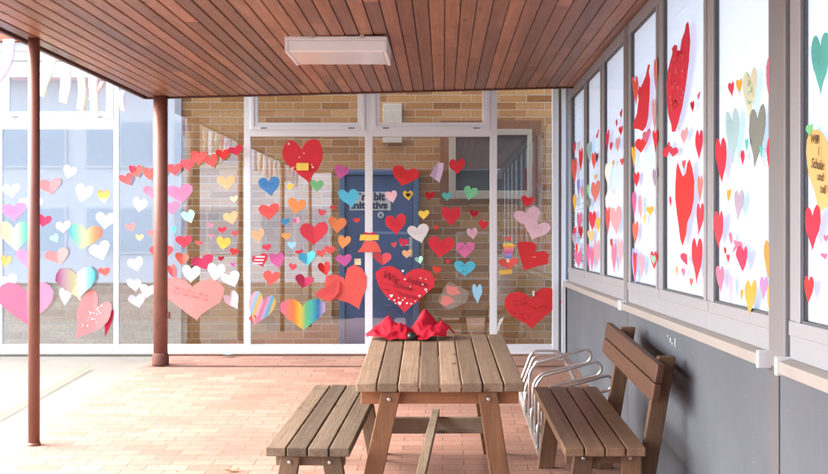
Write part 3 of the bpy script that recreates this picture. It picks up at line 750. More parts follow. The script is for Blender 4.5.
def sheetmesh(q, out, curl, fold, seed, cx=0., cz=0., tint=.5, th=.0012, dy=0.):
    """paper sheet in XZ facing -Y, slightly curled or folded; out is its outline"""
    r_ = random.Random(seed); n = len(out); rings = (1., .72, .42, .15)
    a = r_.random() * 6.3; rad = max(max(abs(x) for x, z in out), max(abs(z) for x, z in out)); mx = sum(x for x, z in out) / n; mz = sum(z for x, z in out) / n
    fa = r_.uniform(-.25, .25); vs = []
    def dep(x, z):
        u = (x * math.cos(a) + z * math.sin(a)) / rad
        d = curl * max(0, u) ** 2
        if fold: d += fold * abs(x * math.cos(fa) + z * math.sin(fa))
        return d
    for k in rings:
        for x, z in out:
            X, Z = mx + (x - mx) * k, mz + (z - mz) * k; vs.append((cx + X, dy - dep(X, Z), cz + Z))
    nb = len(vs); vs += [(x, y + th, z) for x, y, z in vs]
    m = len(rings); fs = []
    for j in range(m - 1):
        for i in range(n):
            i2 = (i + 1) % n
            fs += [(j * n + i, (j + 1) * n + i, (j + 1) * n + i2, j * n + i2), (nb + j * n + i2, nb + (j + 1) * n + i2, nb + (j + 1) * n + i, nb + j * n + i)]
    fs += [tuple((m - 1) * n + i for i in range(n))[::-1], tuple(nb + (m - 1) * n + i for i in range(n))]
    fs += [(i, (i + 1) % n, nb + (i + 1) % n, nb + i) for i in range(n)]
    q.add(vs, fs, tint, False)
def ptmat(c): return MATS['paper_' + c] if 'paper_' + c in MATS else paper(c)
def scribble(parent, w, rows, hgt, mat='black', x=0., z=0., ang=0., y=-.004, seed=1, name='handwriting', thick=.0022):
    r_ = random.Random(seed); q = MB(); c, s = math.cos(ang), math.sin(ang)
    for k in range(rows):
        lw = w * r_.uniform(.6, 1.); zx = (rows - 1) * .5 * hgt - k * hgt; u = -lw / 2
        while u < lw / 2:
            wl = r_.uniform(2, 6) * hgt * .35; pts = []; v = u
            while v < min(u + wl, lw / 2): pts.append((v, zx + r_.uniform(-.32, .36) * hgt)); v += hgt * .17
            for (a, b), (a2, b2) in zip(pts, pts[1:]):
                A = (x + a * c - b * s, z + a * s + b * c); B = (x + a2 * c - b2 * s, z + a2 * s + b2 * c)
                dx, dz = B[0] - A[0], B[1] - A[1]; l = math.hypot(dx, dz) or 1; nx, nz = -dz / l * thick / 2, dx / l * thick / 2
                q.add([(A[0] - nx, y, A[1] - nz), (B[0] - nx, y, B[1] - nz), (B[0] + nx, y, B[1] + nz), (A[0] + nx, y, A[1] + nz)], [(0, 1, 2, 3)])
            u += wl + hgt * .5
    if q.f: return q.build(name, ptmat(mat), parent)

taken = {'b': [], 's': []}
def layer(where, x0, x1, z0, z1):
    l = 0
    for (a0, a1, b0, b1, k) in taken[where]:
        if x0 < a1 and a0 < x1 and z0 < b1 and b0 < z1: l = max(l, k + 1)
    taken[where].append((x0, x1, z0, z1, l)); return l
cnt = [0]
GB = 'paper hearts on the back glass screen'; GS = 'paper hearts on the side windows'
def heart(where, pos, w, h, rot, col, label, curl=None, fold=0., name='paper_heart', cat='paper heart', out=None):
    cnt[0] += 1; sd = cnt[0] * 7 + 5
    if where == 'b':
        x, z = pos; l = layer('b', x - w * .45, x + w * .45, z - h * .45, z + h * .45)
        loc = (x, YB - .0175 - .0022 * l, z); rz = 0.
    else:
        y, z = pos; l = layer('s', y - w * .45, y + w * .45, z - h * .45, z + h * .45)
        loc = (XR - .0125 - .002 * l, y, z); rz = R(-90)
    q = MB(); c = rnd.uniform(.0, .009) if curl is None else curl
    sheetmesh(q, out or outline(w, h, rot, sd), min(c, .1 * max(w, h)), fold, sd)
    o = q.build(name, ptmat(col)); o.location = loc; o.rotation_euler = (0, 0, rz)
    tag(o, label, cat, GB if where == 'b' else GS); return o
def B(px, py, w, h, rot, col, label, **k):
    y = YB - .025
    o = heart('b', at(px, py, y), w * y / F, h * y / F, R(rot), col, label, **k)
    if w >= 13 and 'out' not in k and 'fold' not in k and 'writing' not in label and 'letter' not in label and cnt[0] % 5 in (0, 2):
        inks = dict(red='darkred', coral='red', salmon='red', pink='hotpink', crimson='darkred', white='grey', orange='red', peach='orange', cyan='blue', blue='black', magenta='purple', green='teal', mint='teal', yellow='orange')
        if col in inks: scribble(o, w * y / F * .55, 2, h * y / F * .13, inks[col], 0, h * y / F * .08, R(rot), y=-.010, seed=cnt[0], thick=.0018)
    return o
SHAPE = dict(tall=[(-0.162, 0.391), (-0.058, 0.364), (-0.071, 0.312), (0.071, 0.288), (0.123, 0.379), (0.253, 0.433), (0.305, 0.494), (0.396, 0.5), (0.435, 0.445), (0.5, 0.288), (0.448, 0.106), (0.331, -0.076), (0.162, -0.288), (-0.006, -0.424), (-0.136, -0.5), (-0.266, -0.485), (-0.292, -0.409), (-0.422, -0.288), (-0.474, -0.136), (-0.5, 0.015), (-0.448, 0.167), (-0.318, 0.273), (-0.24, 0.324), (-0.266, 0.373)],
    tip=[(0.393, 0.5), (0.5, 0.476), (0.429, 0.379), (0.5, 0.233), (0.464, -0.034), (0.393, -0.325), (0.286, -0.447), (0.089, -0.5), (-0.143, -0.432), (-0.464, -0.374), (-0.5, -0.301), (-0.268, -0.155), (-0.179, 0.063), (-0.214, 0.184), (-0.143, 0.267), (-0.036, 0.233), (0.089, 0.282), (0.25, 0.354)],
    long=[(-0.306, 0.5), (-0.226, 0.428), (-0.065, 0.308), (0.097, 0.34), (0.194, 0.448), (0.323, 0.488), (0.419, 0.388), (0.5, 0.228), (0.452, 0.028), (0.339, -0.112), (0.129, -0.232), (0.065, -0.372), (-0.097, -0.5), (-0.226, -0.42), (-0.306, -0.272), (-0.419, -0.092), (-0.5, 0.108), (-0.468, 0.268), (-0.387, 0.428)],
    curl=[(-0.5, 0.5), (-0.25, 0.44), (0.167, 0.36), (0.467, 0.1), (0.5, -0.2), (0.25, -0.1), (-0.083, -0.04), (-0.333, -0.3), (-0.5, -0.5), (-0.467, -0.2), (-0.333, 0.1)])
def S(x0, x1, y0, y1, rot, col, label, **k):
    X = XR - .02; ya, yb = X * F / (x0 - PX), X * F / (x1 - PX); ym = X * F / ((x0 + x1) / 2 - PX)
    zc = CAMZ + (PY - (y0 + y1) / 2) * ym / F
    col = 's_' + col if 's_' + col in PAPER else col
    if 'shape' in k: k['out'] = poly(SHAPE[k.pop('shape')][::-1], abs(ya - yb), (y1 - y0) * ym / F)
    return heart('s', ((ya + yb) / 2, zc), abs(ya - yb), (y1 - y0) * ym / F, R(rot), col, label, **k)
def poly(pts, w, h): return [(x * w, z * h) for x, z in pts]

#--- left glass (beside the slim post)
B(11, 190.7, 18, 15, 8, 'white', 'white heart left of the slim post, high above the pink one')
B(49.6, 186, 24, 17, 10, 'salmon', 'coral heart peeping out right of the slim post', fold=.15)
B(70, 171.7, 14, 14, -20, 'ivory', 'cream heart placed topmost on the left glass', curl=.02)
B(84.4, 193, 18, 19, -14, 'white', 'white heart beside the small orange and yellow heart')
B(103.3, 196.8, 12, 14, 0, 'sunset', 'small heart fading from orange to yellow by the white frame')
B(31, 204, 25, 13, 4, 'palepink', 'pale pink edged heart half hidden behind the slim post')
B(13.7, 212, 25, 19, 4, 'pink', 'plain pink heart directly above the pastel rainbow heart at the edge')
B(44, 221, 15, 13, -8, 'crimson', 'small raspberry heart just right of the slim post', curl=.015)
B(63, 227, 15, 13, 6, 'palepink', 'small whitish pink heart above the tiny pale blue one')
B(14, 237, 34, 31, 0, 'pastel', 'large pastel rainbow heart at the left picture edge')
B(54, 238, 9, 9, 30, 'skyblue', 'tiny pale blue heart between two pale ones on the left glass', curl=.012)
B(85.5, 237, 34, 27, -6, 'pastelback', 'turquoise to peach rainbow heart on the left glass')
B(105.5, 220.6, 20, 17, -6, 'white', 'white heart over the edge of the turquoise to peach heart')
B(99, 250.5, 21, 20, 20, 'white', 'tilted white heart directly under the turquoise to peach heart')
B(5.8, 261, 12, 12, -12, 'orange', 'small orange red heart low at the left picture edge')
B(28, 259.7, 24, 21, 0, 'pink', 'pink heart mostly hidden behind the slim post')
B(57, 256, 24, 17, 14, 'salmon', 'folded salmon heart right of the slim post, above the pastel one', fold=.2)
B(103.8, 271.8, 12, 9, 6, 'coral', 'small coral heart low beside the white frame')
B(65, 297, 12, 18, 0, 'white', 'white heart scrap under the left of the folded pastel heart')
B(86, 298, 18, 15, 0, 'ivory', 'off white heart scrap under the right of the folded pastel heart')
B(76.6, 283, 40, 33, 0, 'pastelfold', 'big folded pastel heart with lilac and cyan lobes', fold=.25)
B(8, 281, 18, 15, 20, 'white', 'white heart tip behind the big pink paper heart')
h = B(26.7, 304, 57, 44, 0, 'rose', 'big bright pink folded paper heart low at the left edge', fold=.22)
h = B(94, 314, 36, 50, -32, 'salmon', 'large slanting salmon heart strewn with tiny white hearts', fold=.1)
q = MB()
for i in range(22):
    u, v = rnd.uniform(-.11, .1), rnd.uniform(-.12, .12); s = rnd.uniform(.008, .016)
    if abs(u - v * .5) < .08: sheetmesh(q, outline(s, s, 0, i), 0, 0, i, u + v * .1, v, .5, .0008, -.02)
q.build('printed_pattern', ptmat('white'), h)
B(109, 322, 9, 30, -14, 'darkred', 'dark red strip along the right edge of the slanting salmon heart', out=None)

#--- garland
gl = thing('heart_garland', 'garland of overlapping red paper hearts strung past the thick post', 'garland', (0, YB - .06, 0))
G = [(125.8, 179.3, 14, 13), (135.9, 171.3, 13, 13), (132.5, 169.2, 7, 8), (149.5, 174, 14, 13), (163, 171, 14, 13), (174.8, 169.8, 14, 13), (187, 165.2, 14, 13), (199, 158.2, 16, 15), (210.8, 160.8, 14, 14), (222.8, 154.8, 14, 11), (235, 150.4, 15, 11)]
for i, (px, py, w, hh) in enumerate(G):
    x, z = at(px, py, YB - .06); k = (YB - .06) / F; q = MB()
    sheetmesh(q, outline(w * k, hh * k, R(rnd.uniform(-12, 18)), 300 + i), .008, 0, i, x, z, .5, .0012, -.004 * (i % 2) - (.008 if i == 2 else 0))
    q.build('heart', ptmat('red' if i in (2, 10, 9) else 'coral'), gl)
MB().tube([(at(px, py - 2, YB - .06)[0], .003, at(px, py - 2, YB - .06)[1]) for px, py, *_ in ((119, 180), (126, 177), (150, 172), (175, 168), (199, 159), (222, 153), (243, 148))], .0015, 6).build('string', ptmat('white'), gl)

#--- pane with the thick post
B(152, 192.5, 18, 13, 0, 'pink', 'pink heart showing left of the thick post under the garland')
B(179.5, 193.7, 26, 20, 6, 'pink', 'larger pink heart right of the thick post under the garland')
B(170, 208, 19, 14, 0, 'pink', 'pink heart with its left half behind the thick post, third under the garland')
B(140, 204.5, 15, 16, -14, 'white', 'white heart left of the thick post under the garland')
B(187.7, 216.5, 14, 14, 16, 'mint', 'mint green heart right of the thick post')
B(226, 182.7, 19, 15, 2, 'peach', 'peach heart directly under the right end of the garland')
B(233.6, 199.2, 8, 7, 10, 'cream', 'tiny pale yellow heart between the two peach hearts')
B(230.2, 217.8, 15, 14, 16, 'peach', 'tilted peach heart under the tiny pale yellow one')
B(130.3, 227, 11, 9, 12, 'salmon', 'small salmon heart by the screen frame left of the thick post')
B(139.4, 237.7, 8, 7, 0, 'peach', 'tiny peach heart left of the thick post')
B(151.5, 233.7, 10, 7, 0, 'salmon', 'small salmon heart touching the left side of the thick post')
B(161, 253, 24, 15, 0, 'coral', 'coral heart crossing behind the thick post')
B(210, 224.9, 7, 5, -20, 'pink', 'tiny pink heart above the small red ones left of the yellow heart')
B(174, 230, 5, 8, 0, 'teal', 'narrow teal scrap right of the thick post', curl=.01)
B(183.7, 241.7, 17, 13, 4, 'crimson', 'raspberry heart right of the thick post above a folded one')
B(198.7, 243, 8, 5, -12, 'coral', 'tiny coral heart beside the raspberry heart, on the mirrored post')
B(182.5, 258.8, 14, 13, -16, 'coral', 'folded coral heart under the raspberry heart', fold=.3)
B(201.8, 262, 22, 16, 14, 'crimson', 'large raspberry heart tilted above two white hearts', curl=.02)
B(191.4, 274, 18, 18, -6, 'white', 'white heart left below the tilted raspberry heart')
B(172, 272.5, 9, 17, 20, 'coral', 'narrow folded coral heart right against the thick post', fold=.3)
B(216.4, 272, 18, 18, -10, 'white', 'white heart right below the tilted raspberry heart')
B(222, 230, 9, 7, 8, 'crimson', 'small raspberry heart above the yellow heart')
B(210.7, 236, 5, 4, 0, 'pink', 'pink speck of a heart left of the yellow heart')
B(234.6, 233.7, 6, 6, 0, 'coral', 'tiny coral heart right above the yellow heart')
B(223.5, 243.3, 14, 14, -8, 'yellow', 'yellow heart, the only one near the thick post')
B(234, 251.7, 9, 8, -12, 'red', 'small red heart right below the yellow heart')
B(220.9, 258.8, 6, 5, 0, 'darkred', 'tiny dark red heart below the yellow heart')
B(232.8, 264.7, 5, 4, 0, 'magenta', 'tiny magenta heart above the white heart with drawings')
h = B(230, 279, 19, 17, 18, 'white', 'white heart with pencil drawings beside the screen frame'); scribble(h, .12, 3, .03, 'grey', 0, 0, R(25), seed=4)
h = B(231, 299.7, 15, 19, 30, 'palepink', 'pale pink cut paper heart in pieces under the white drawing heart', fold=.25)
B(135, 264, 16, 15, 18, 'white', 'white heart left of the thick post, highest of the low three')
B(133.8, 285.3, 15, 13, 0, 'white', 'white heart left of the thick post above the lilac one')
B(148, 291, 16, 14, -8, 'white', 'white heart touching the thick post beside the lilac heart')
B(136.5, 300.8, 17, 15, 10, 'lilac', 'lilac heart lowest left of the thick post')
h = B(193.5, 299, 62, 44, -4, 'salmon', 'very large salmon heart with handwriting right of the thick post', curl=.01)
scribble(h, .42, 2, .04, 'black', -.02, .05, R(-14), y=-.014, seed=9); scribble(h, .2, 1, .03, 'grey', -.16, .1, R(-14), y=-.014, seed=19)

#--- second pane
h = B(302.4, 161.6, 41, 45, 6, 'red', 'very large red heart with a yellow note at the top', curl=.012)
n_ = MB(); n_.box((-.055, -.0185, -.085), (.06, -.017, -.015)); n_.build('note', ptmat('yellow'), h)
scribble(h, .09, 3, .018, 'green', .002, -.05, 0, -.020, 5); q = MB()
for x, z, s in ((-.13, .17, .03), (-.03, .04, .02), (.09, -.03, .02), (.015, .08, .018), (-.06, -.05, .014), (.1, -.055, .03), (-.09, -.06, .03)): sheetmesh(q, [(s * .5 * (1 if i % 2 else .45) * math.cos(i * math.pi / 4), s * .5 * (1 if i % 2 else .45) * math.sin(i * math.pi / 4)) for i in range(8)], 0, 0, 3, x, z, .5, .0008, -.016)
q.build('glued_stars', ptmat('cream'), h)
B(268.7, 186.7, 21, 20, 6, 'blue', 'mid blue heart left of the very large red one')
B(290, 186.9, 7, 7, 0, 'yellow', 'tiny yellow heart under the left of the very large red one')
B(316.8, 186, 13, 12, 0, 'green', 'green heart right under the very large red one')
B(341.9, 172, 14, 15, -14, 'magenta', 'magenta heart at the top left corner of the blue door')
B(348.5, 198.6, 22, 19, 6, 'cyan', 'cyan heart over the left edge of the blue door')
B(268.7, 212, 21, 18, 10, 'coral', 'coral heart under the mid blue heart')
B(296.7, 205.9, 18, 17, -14, 'orange', 'orange heart right of the coral one under the blue heart')
B(322, 212.5, 8, 7, -8, 'coral', 'small coral heart left above a large raspberry heart')
B(333, 207.6, 7, 4, 0, 'red', 'tiny flat red heart left below the cyan heart')
B(337.4, 225, 18, 17, -6, 'orange', 'upper of two orange hearts left of the blue door')
B(356.5, 220.5, 7, 5, 0, 'red', 'tiny red heart on the blue door left of the mullion')
B(285, 222, 9, 8, -6, 'blue', 'small blue heart between the coral and the raspberry heart')
B(296.3, 220.5, 7, 7, 24, 'pink', 'small pink outlined heart left of the large raspberry heart', fold=.3)
B(257.6, 235.7, 13, 14, 12, 'peach', 'peach heart beside the screen frame in the second glass')
B(286, 236.5, 9, 7, 0, 'orange', 'small orange heart under the small blue one')
B(291.8, 245.4, 9, 8, 0, 'skyblue', 'small pale blue heart under the small orange one')
B(313.8, 234, 28, 24, 4, 'crimson', 'large raspberry heart in the middle of the second glass', fold=.06)
B(344.4, 242, 13, 14, -12, 'orange', 'lower of two orange hearts left of the blue door')
B(266.5, 247.4, 9, 7, 10, 'crimson', 'small raspberry heart between the peach and the striped heart')
h = B(259.7, 260, 16, 14, 14, 'crimson', 'raspberry heart with white stripes beside the screen frame')
q = MB()
for k in (-1, 0, 1): q.box((-.05 + .01 * k, -.0155, k * .03 - .006), (.04 + .01 * k, -.0145, k * .03 + .006))
q.build('white_stripes', ptmat('white'), h)
B(276.6, 260.5, 15, 17, 10, 'magenta', 'magenta heart right of the striped heart')
B(299, 252, 8, 5, 14, 'red', 'tiny red heart at the upper left of the folded cyan one')
B(307, 258.5, 17, 15, 8, 'cyan', 'folded cyan heart in the middle of the second glass', fold=.3)
B(321, 253.5, 9, 9, 8, 'coral', 'small coral heart right of the folded cyan one')
B(329.8, 250, 11, 9, -10, 'coral', 'small coral heart left of the lower orange heart')
B(292.6, 267, 8, 8, -10, 'coral', 'small coral heart between the magenta and the folded red heart')
B(324, 269, 12, 15, 14, 'red', 'red heart folded open above the giant coral one', fold=.5)
B(271.6, 278.3, 17, 16, -10, 'coral', 'coral heart above the striped rainbow heart')
B(304.5, 281.3, 18, 14, -12, 'crimson', 'folded raspberry heart above the wide rainbow heart', fold=.35)
B(343.7, 260.5, 16, 13, 6, 'magenta', 'magenta heart peeping out above the giant coral heart')
o = B(357.6, 261.8, 6.5, 6.5, -10, 'cream', 'tiny yellow square paper on the blue door', name='paper_square', cat='paper', out=poly([(-.5, -.45), (.5, -.5), (.48, .5), (-.5, .48)], 6.5 * YB / F, 6.5 * YB / F))
B(262.2, 308.6, 27, 35, -18, 'stripes', 'heart with diagonal pastel rainbow stripes in the second glass')
B(252.6, 319, 8, 8, 20, 'coral', 'small coral heart at the lower left of the striped rainbow heart')
B(302.7, 315, 45, 32, 0, 'rainbow', 'wide rainbow heart lowest in the second glass')
h = B(345.5, 287, 42, 45, 26, 'coral', 'giant coral heart with one lobe folded forward', curl=.02)
q = MB(); fo = [(-.22, -.03), (-.15, .02), (-.06, .06), (0, .115), (.02, .06), (.015, -.01), (-.02, -.06), (-.075, -.105), (-.15, -.075)]
sheetmesh(q, fo, .06, .12, 77, -.075, -.035, .5, .0015, -.03); q.build('folded_lobe', ptmat('coral'), h)

#--- paper hat across the mullion
ht = thing('paper_figure', 'paper cut out with red top, yellow band and coral skirt across the mullion', 'paper figure', (*[at(369.5, 241, YB - .04)[0]], YB - .04, at(369.5, 241, YB - .04)[1]))
k = YB / F
def flat(parent, name, pts, col, d=0.):
    q = MB(); sheetmesh(q, [(x * k, z * k) for x, z in pts], .0, 0., 2, 0, 0, .5, .0012, -d); return q.build(name, ptmat(col), parent)
flat(ht, 'skirt', [(-12, -11), (12, -11), (9, -4), (6, 0), (-5, 0), (-8, -6)], 'coral', 0)
flat(ht, 'top', [(-6, 5), (-5, 9), (0, 8), (5, 9), (7, 5), (0, 4)], 'red', 0)
flat(ht, 'band', [(-10, .5), (9, 1), (9.5, 6), (-9, 6.5)], 'yellow', .003)

#--- third pane (blue door and brick)
h = B(406, 176, 27, 21, -10, 'red', 'large red heart with writing at the top of the blue door'); scribble(h, .15, 3, .022, 'darkred', -.01, .01, R(-6), y=-.014, seed=3, thick=.0016)
B(436.7, 172.6, 14, 20, -26, 'lilac', 'folded pale lilac paper on the brick left of the window', fold=.2, out=poly([(-.5, -.15), (-.2, .25), (.1, .5), (.5, .48), (.45, .1), (.2, -.5), (-.1, -.35)], 14 * YB / F, 20 * YB / F))
B(457, 166.4, 16, 16, 6, 'red', 'red heart over the upper left of the brick building window')
h = B(391, 196.7, 12, 13, 10, 'palepink', 'pink heart covering the end of the door sign')
h = B(408, 195.7, 10, 10, 0, 'yellow', 'yellow outlined heart right of the door sign')
q = MB(); sheetmesh(q, outline(.045, .042, 0, 5), 0, 0, 3, 0, .004, .5, .0008, -.013); q.build('dark_center', ptmat('black'), h)
B(430, 196, 10, 9, -6, 'darkred', 'dark red heart on brick between the yellow and the teal heart')
B(447, 196.5, 10, 9, 6, 'teal', 'teal heart at the lower left corner of the brick building window')
B(471, 193, 14, 15, -18, 'green', 'bright green heart at the lower edge of the brick building window')
B(423.7, 215, 11, 10, 4, 'yellow', 'yellow heart above the large white heart')
h = B(451, 216.7, 19, 20, 2, 'red', 'red heart with writing under the brick building window'); scribble(h, .11, 3, .022, 'darkred', 0, .02, 0, y=-.014, seed=6, thick=.0016)
B(474, 214, 9, 8, -6, 'darkred', 'small dark red heart right of the red written one under the window')
B(483.8, 225, 10, 10, -10, 'red', 'small red heart beside the mullion, above the patterned one')
h = B(395.4, 224.7, 21, 22, 10, 'red', 'red heart with writing in the middle of the blue door'); scribble(h, .13, 3, .024, 'darkred', 0, .02, R(10), y=-.014, seed=7, thick=.0016)
B(418, 233.5, 22, 20, 10, 'white', 'large white heart over the right edge of the blue door', curl=.004)
B(436, 227.7, 5, 5, 0, 'red', 'tiny red heart right of the large white one')
h = B(472, 233.7, 11, 12, 8, 'palepink', 'white heart patterned in pink above the pink written one'); scribble(h, .07, 3, .02, 'magenta', 0, .01, R(20), y=-.013, seed=8)
B(393.8, 245, 6, 6, 10, 'coral', 'tiny coral heart left above the huge lettered heart')
B(403.8, 242.6, 10, 9, -10, 'red', 'small red heart between the white and the middle door heart')
B(407, 254, 10, 9, 4, 'peach', 'peach heart beside the door handle')
B(418.8, 260, 8, 8, 20, 'mint', 'mint heart at the right door edge', fold=.3)
h = B(382.3, 258.8, 18, 14, -6, 'coral', 'folded coral heart right of the paper figure', fold=.2)
h = B(441.4, 247.3, 26, 22, -4, 'red', 'large red heart with writing on the brick right of the white one'); scribble(h, .17, 3, .024, 'darkred', 0, .02, 0, y=-.014, seed=12, thick=.0016)
h = B(465.3, 250.4, 19, 17, 0, 'hotpink', 'pink heart with black writing above the blue written one'); scribble(h, .14, 2, .026, 'black', 0, .025, 0, y=-.014, seed=13)
h = B(464.7, 268.8, 21, 16, 0, 'cyan', 'blue heart with black writing under the pink written one'); scribble(h, .13, 1, .03, 'black', 0, .03, R(4), y=-.014, seed=14); scribble(h, .05, 1, .02, 'black', 0, -.025, 0, y=-.014, seed=15)
B(447.6, 261.7, 5, 5, 0, 'red', 'tiny red heart left above the blue written heart')
B(437, 269.9, 9, 8, -16, 'red', 'small red heart above the clear plastic bag')
h = B(404.9, 289.8, 59, 48, -8, 'red', 'huge red heart lettered Wir lieben above the table', curl=.006)
yy = -.012
lettering('Wir', .105, 'black', h, -.135, .115, yy, R(-22), slant=.1, bold=-.0012)
lettering('lieben', .085, 'black', h, .12, .07, yy, R(-16), slant=.1, bold=-.0012)
lettering('unsere', .042, 'black', h, -.19, .06, yy, R(-10), slant=.2, bold=-.0012)
lettering('Schule', .075, 'black', h, -.02, .03, yy, R(-14), slant=.2, bold=-.0012)
lettering('wollen', .04, 'black', h, -.19, .005, yy, R(-8), slant=.2, bold=-.0012)
lettering('sie', .045, 'black', h, -.075, -.02, yy, R(-8), slant=.2, bold=-.0012)
lettering('behalten', .06, 'black', h, .045, -.06, yy, R(-12), slant=.2, bold=-.0012)
q = MB(); r2 = random.Random(5)
for u, v, s in ((-.13, -.06, .034), (-.05, -.13, .038), (-.1, -.1, .02), (-.02, -.1, .018), (.02, -.13, .022), (.06, -.135, .02), (.14, -.06, .022), (.2, .0, .026), (.17, .05, .018), (.15, .11, .016), (.2, .1, .014), (-.02, .18, .026), (.0, .1, .018), (.05, .03, .014), (-.09, -.13, .014), (-.15, -.09, .014), (.0, -.08, .014), (.21, -.02, .014), (.1, -.11, .014), (-.06, -.08, .014)):
    sheetmesh(q, outline(s, s, 0, int(u * 999)), 0, 0, 3, u, v, .5, .0008, -.013)
q.build('printed_pattern', ptmat('white'), h)
bg = thing('plastic_bag', 'clear plastic pouch with two coral paper pieces taped on the brick side glass', 'pouch', (at(452.5, 295.3, YB - .03)[0], YB - .03, at(452.5, 295.3, YB - .03)[1]))
q = MB(); sheetmesh(q, [(x * k, z * k) for x, z in ((-15, -6), (-4, -15), (14, -7), (17, 4), (-3, 14), (-8, 8))], .01, 0, 5, 0, 0, .5, .0006, -.008); q.build('film', 'clear_film', bg)
flat(bg, 'paper_piece', [(-6, 10), (4, 8), (8, 2), (0, 0), (-6, 2)], 'coral', .002)
flat(bg, 'paper_piece', [(-10, 0), (-3, -1), (2, -6), (-7, -11), (-12, -8)], 'coral', .0)
B(477.3, 294, 10, 20, 0, 'skyblue', 'long narrow sky blue heart right of the plastic pouch', curl=.004)

#--- fourth pane
B(527.9, 201.3, 13, 12, -14, 'red', 'red heart above the two joined pale pink hearts')
h = B(527, 217, 27, 22, 18, 'palepink', 'upper left of two joined pale pink hearts', curl=.002)
h = B(537.5, 229, 26, 22, -18, 'palepink', 'lower right of two joined pale pink hearts', curl=.002); scribble(h, .13, 3, .024, 'grey', 0, .0, R(-12), y=-.006, seed=16, thick=.0016)
h = B(533, 256, 34, 30, -40, 'red', 'red heart of two square lobes under the pale pink pair', curl=.006, out=poly([(-.5, .45), (-.3, .5), (.02, .48), (.12, .35), (.08, .12), (.35, .18), (.5, .05), (.46, -.28), (.1, -.36), (-.26, -.5), (-.36, -.2)], 32 * YB / F, 29 * YB / F))
scribble(h, .06, 1, .02, 'white', .02, -.01, 0, y=-.012, seed=17)
B(508, 239, 7, 5, 0, 'coral', 'tiny coral heart above the rainbow paper pencil')
pc = B(508, 263.5, 20, 12, 10, 'coral', 'coral heart base behind the rainbow paper pencil', fold=.1)
o = B(508.5, 252.5, 13, 21, 0, 'pencil', 'rainbow striped paper pencil pointing down', name='paper_pencil', cat='paper figure', out=poly([(-.45, .42), (.0, .5), (.5, .36), (.12, -.42), (-.08, -.5), (-.2, -.3)], 13 * YB / F, 21 * YB / F))
o = B(505.8, 272, 13, 5.5, 0, 'yellow', 'yellow paper strip under the rainbow pencil', name='paper_strip', cat='paper', out=poly([(-.5, -.5), (.5, -.3), (.48, .5), (-.5, .3)], 13 * YB / F, 5.5 * YB / F))
h = B(531, 308.5, 53, 42, 10, 'red', 'huge red heart with black writing beside the corner post', curl=.006)
scribble(h, .24, 2, .04, 'black', -.1, .06, R(8), y=-.014, seed=21); scribble(h, .14, 1, .04, 'black', .09, .01, R(10), y=-.014, seed=22); scribble(h, .22, 2, .035, 'black', -.1, -.07, R(-12), y=-.014, seed=23)
q = MB(); q.box((-.006 + .02, -.016, .12), (.012 + .02, -.0145, .17)); q.build('tape', ptmat('white'), h)
B(562.6, 302.5, 5, 8, 30, 'red', 'small red paper corner stuck on the corner post', fold=.3)

#--- side windows. far pane first
P = 'farthest side window'
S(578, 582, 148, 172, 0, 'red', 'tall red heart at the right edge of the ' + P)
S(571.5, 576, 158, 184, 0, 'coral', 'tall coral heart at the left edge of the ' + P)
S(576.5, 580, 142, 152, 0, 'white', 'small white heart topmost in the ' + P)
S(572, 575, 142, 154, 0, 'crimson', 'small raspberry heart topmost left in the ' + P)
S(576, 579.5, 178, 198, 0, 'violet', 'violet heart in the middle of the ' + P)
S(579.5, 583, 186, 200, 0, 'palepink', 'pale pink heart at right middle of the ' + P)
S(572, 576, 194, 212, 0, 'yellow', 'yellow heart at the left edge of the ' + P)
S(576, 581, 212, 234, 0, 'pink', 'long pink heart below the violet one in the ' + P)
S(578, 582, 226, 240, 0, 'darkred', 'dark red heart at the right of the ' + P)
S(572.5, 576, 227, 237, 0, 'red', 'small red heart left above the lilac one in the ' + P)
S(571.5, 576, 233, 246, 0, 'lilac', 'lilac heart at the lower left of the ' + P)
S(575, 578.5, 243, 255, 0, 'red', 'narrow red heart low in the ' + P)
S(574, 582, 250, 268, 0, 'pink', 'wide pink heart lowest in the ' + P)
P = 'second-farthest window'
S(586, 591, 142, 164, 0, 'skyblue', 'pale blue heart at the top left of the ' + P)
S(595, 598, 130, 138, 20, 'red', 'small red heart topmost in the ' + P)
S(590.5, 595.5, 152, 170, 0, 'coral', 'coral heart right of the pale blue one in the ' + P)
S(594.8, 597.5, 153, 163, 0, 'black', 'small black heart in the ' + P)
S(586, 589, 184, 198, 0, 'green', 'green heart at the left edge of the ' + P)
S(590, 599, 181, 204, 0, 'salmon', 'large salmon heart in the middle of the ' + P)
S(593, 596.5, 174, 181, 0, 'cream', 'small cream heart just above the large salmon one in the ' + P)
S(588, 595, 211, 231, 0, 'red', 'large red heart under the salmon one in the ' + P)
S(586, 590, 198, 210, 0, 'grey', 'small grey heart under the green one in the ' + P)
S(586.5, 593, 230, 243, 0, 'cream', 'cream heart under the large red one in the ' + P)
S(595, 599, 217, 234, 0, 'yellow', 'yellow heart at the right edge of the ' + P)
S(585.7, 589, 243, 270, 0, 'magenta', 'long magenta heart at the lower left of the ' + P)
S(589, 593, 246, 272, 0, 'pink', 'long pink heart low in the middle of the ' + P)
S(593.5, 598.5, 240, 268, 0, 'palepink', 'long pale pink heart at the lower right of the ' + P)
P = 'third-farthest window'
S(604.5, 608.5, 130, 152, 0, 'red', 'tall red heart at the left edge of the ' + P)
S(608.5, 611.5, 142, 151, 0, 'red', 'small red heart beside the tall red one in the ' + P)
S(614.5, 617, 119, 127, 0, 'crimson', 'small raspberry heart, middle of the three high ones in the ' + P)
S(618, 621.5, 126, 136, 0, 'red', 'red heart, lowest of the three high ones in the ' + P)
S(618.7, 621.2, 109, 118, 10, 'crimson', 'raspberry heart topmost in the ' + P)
S(614.5, 619, 137, 153, 0, 'palepink', 'pale pink heart in the upper middle of the ' + P)
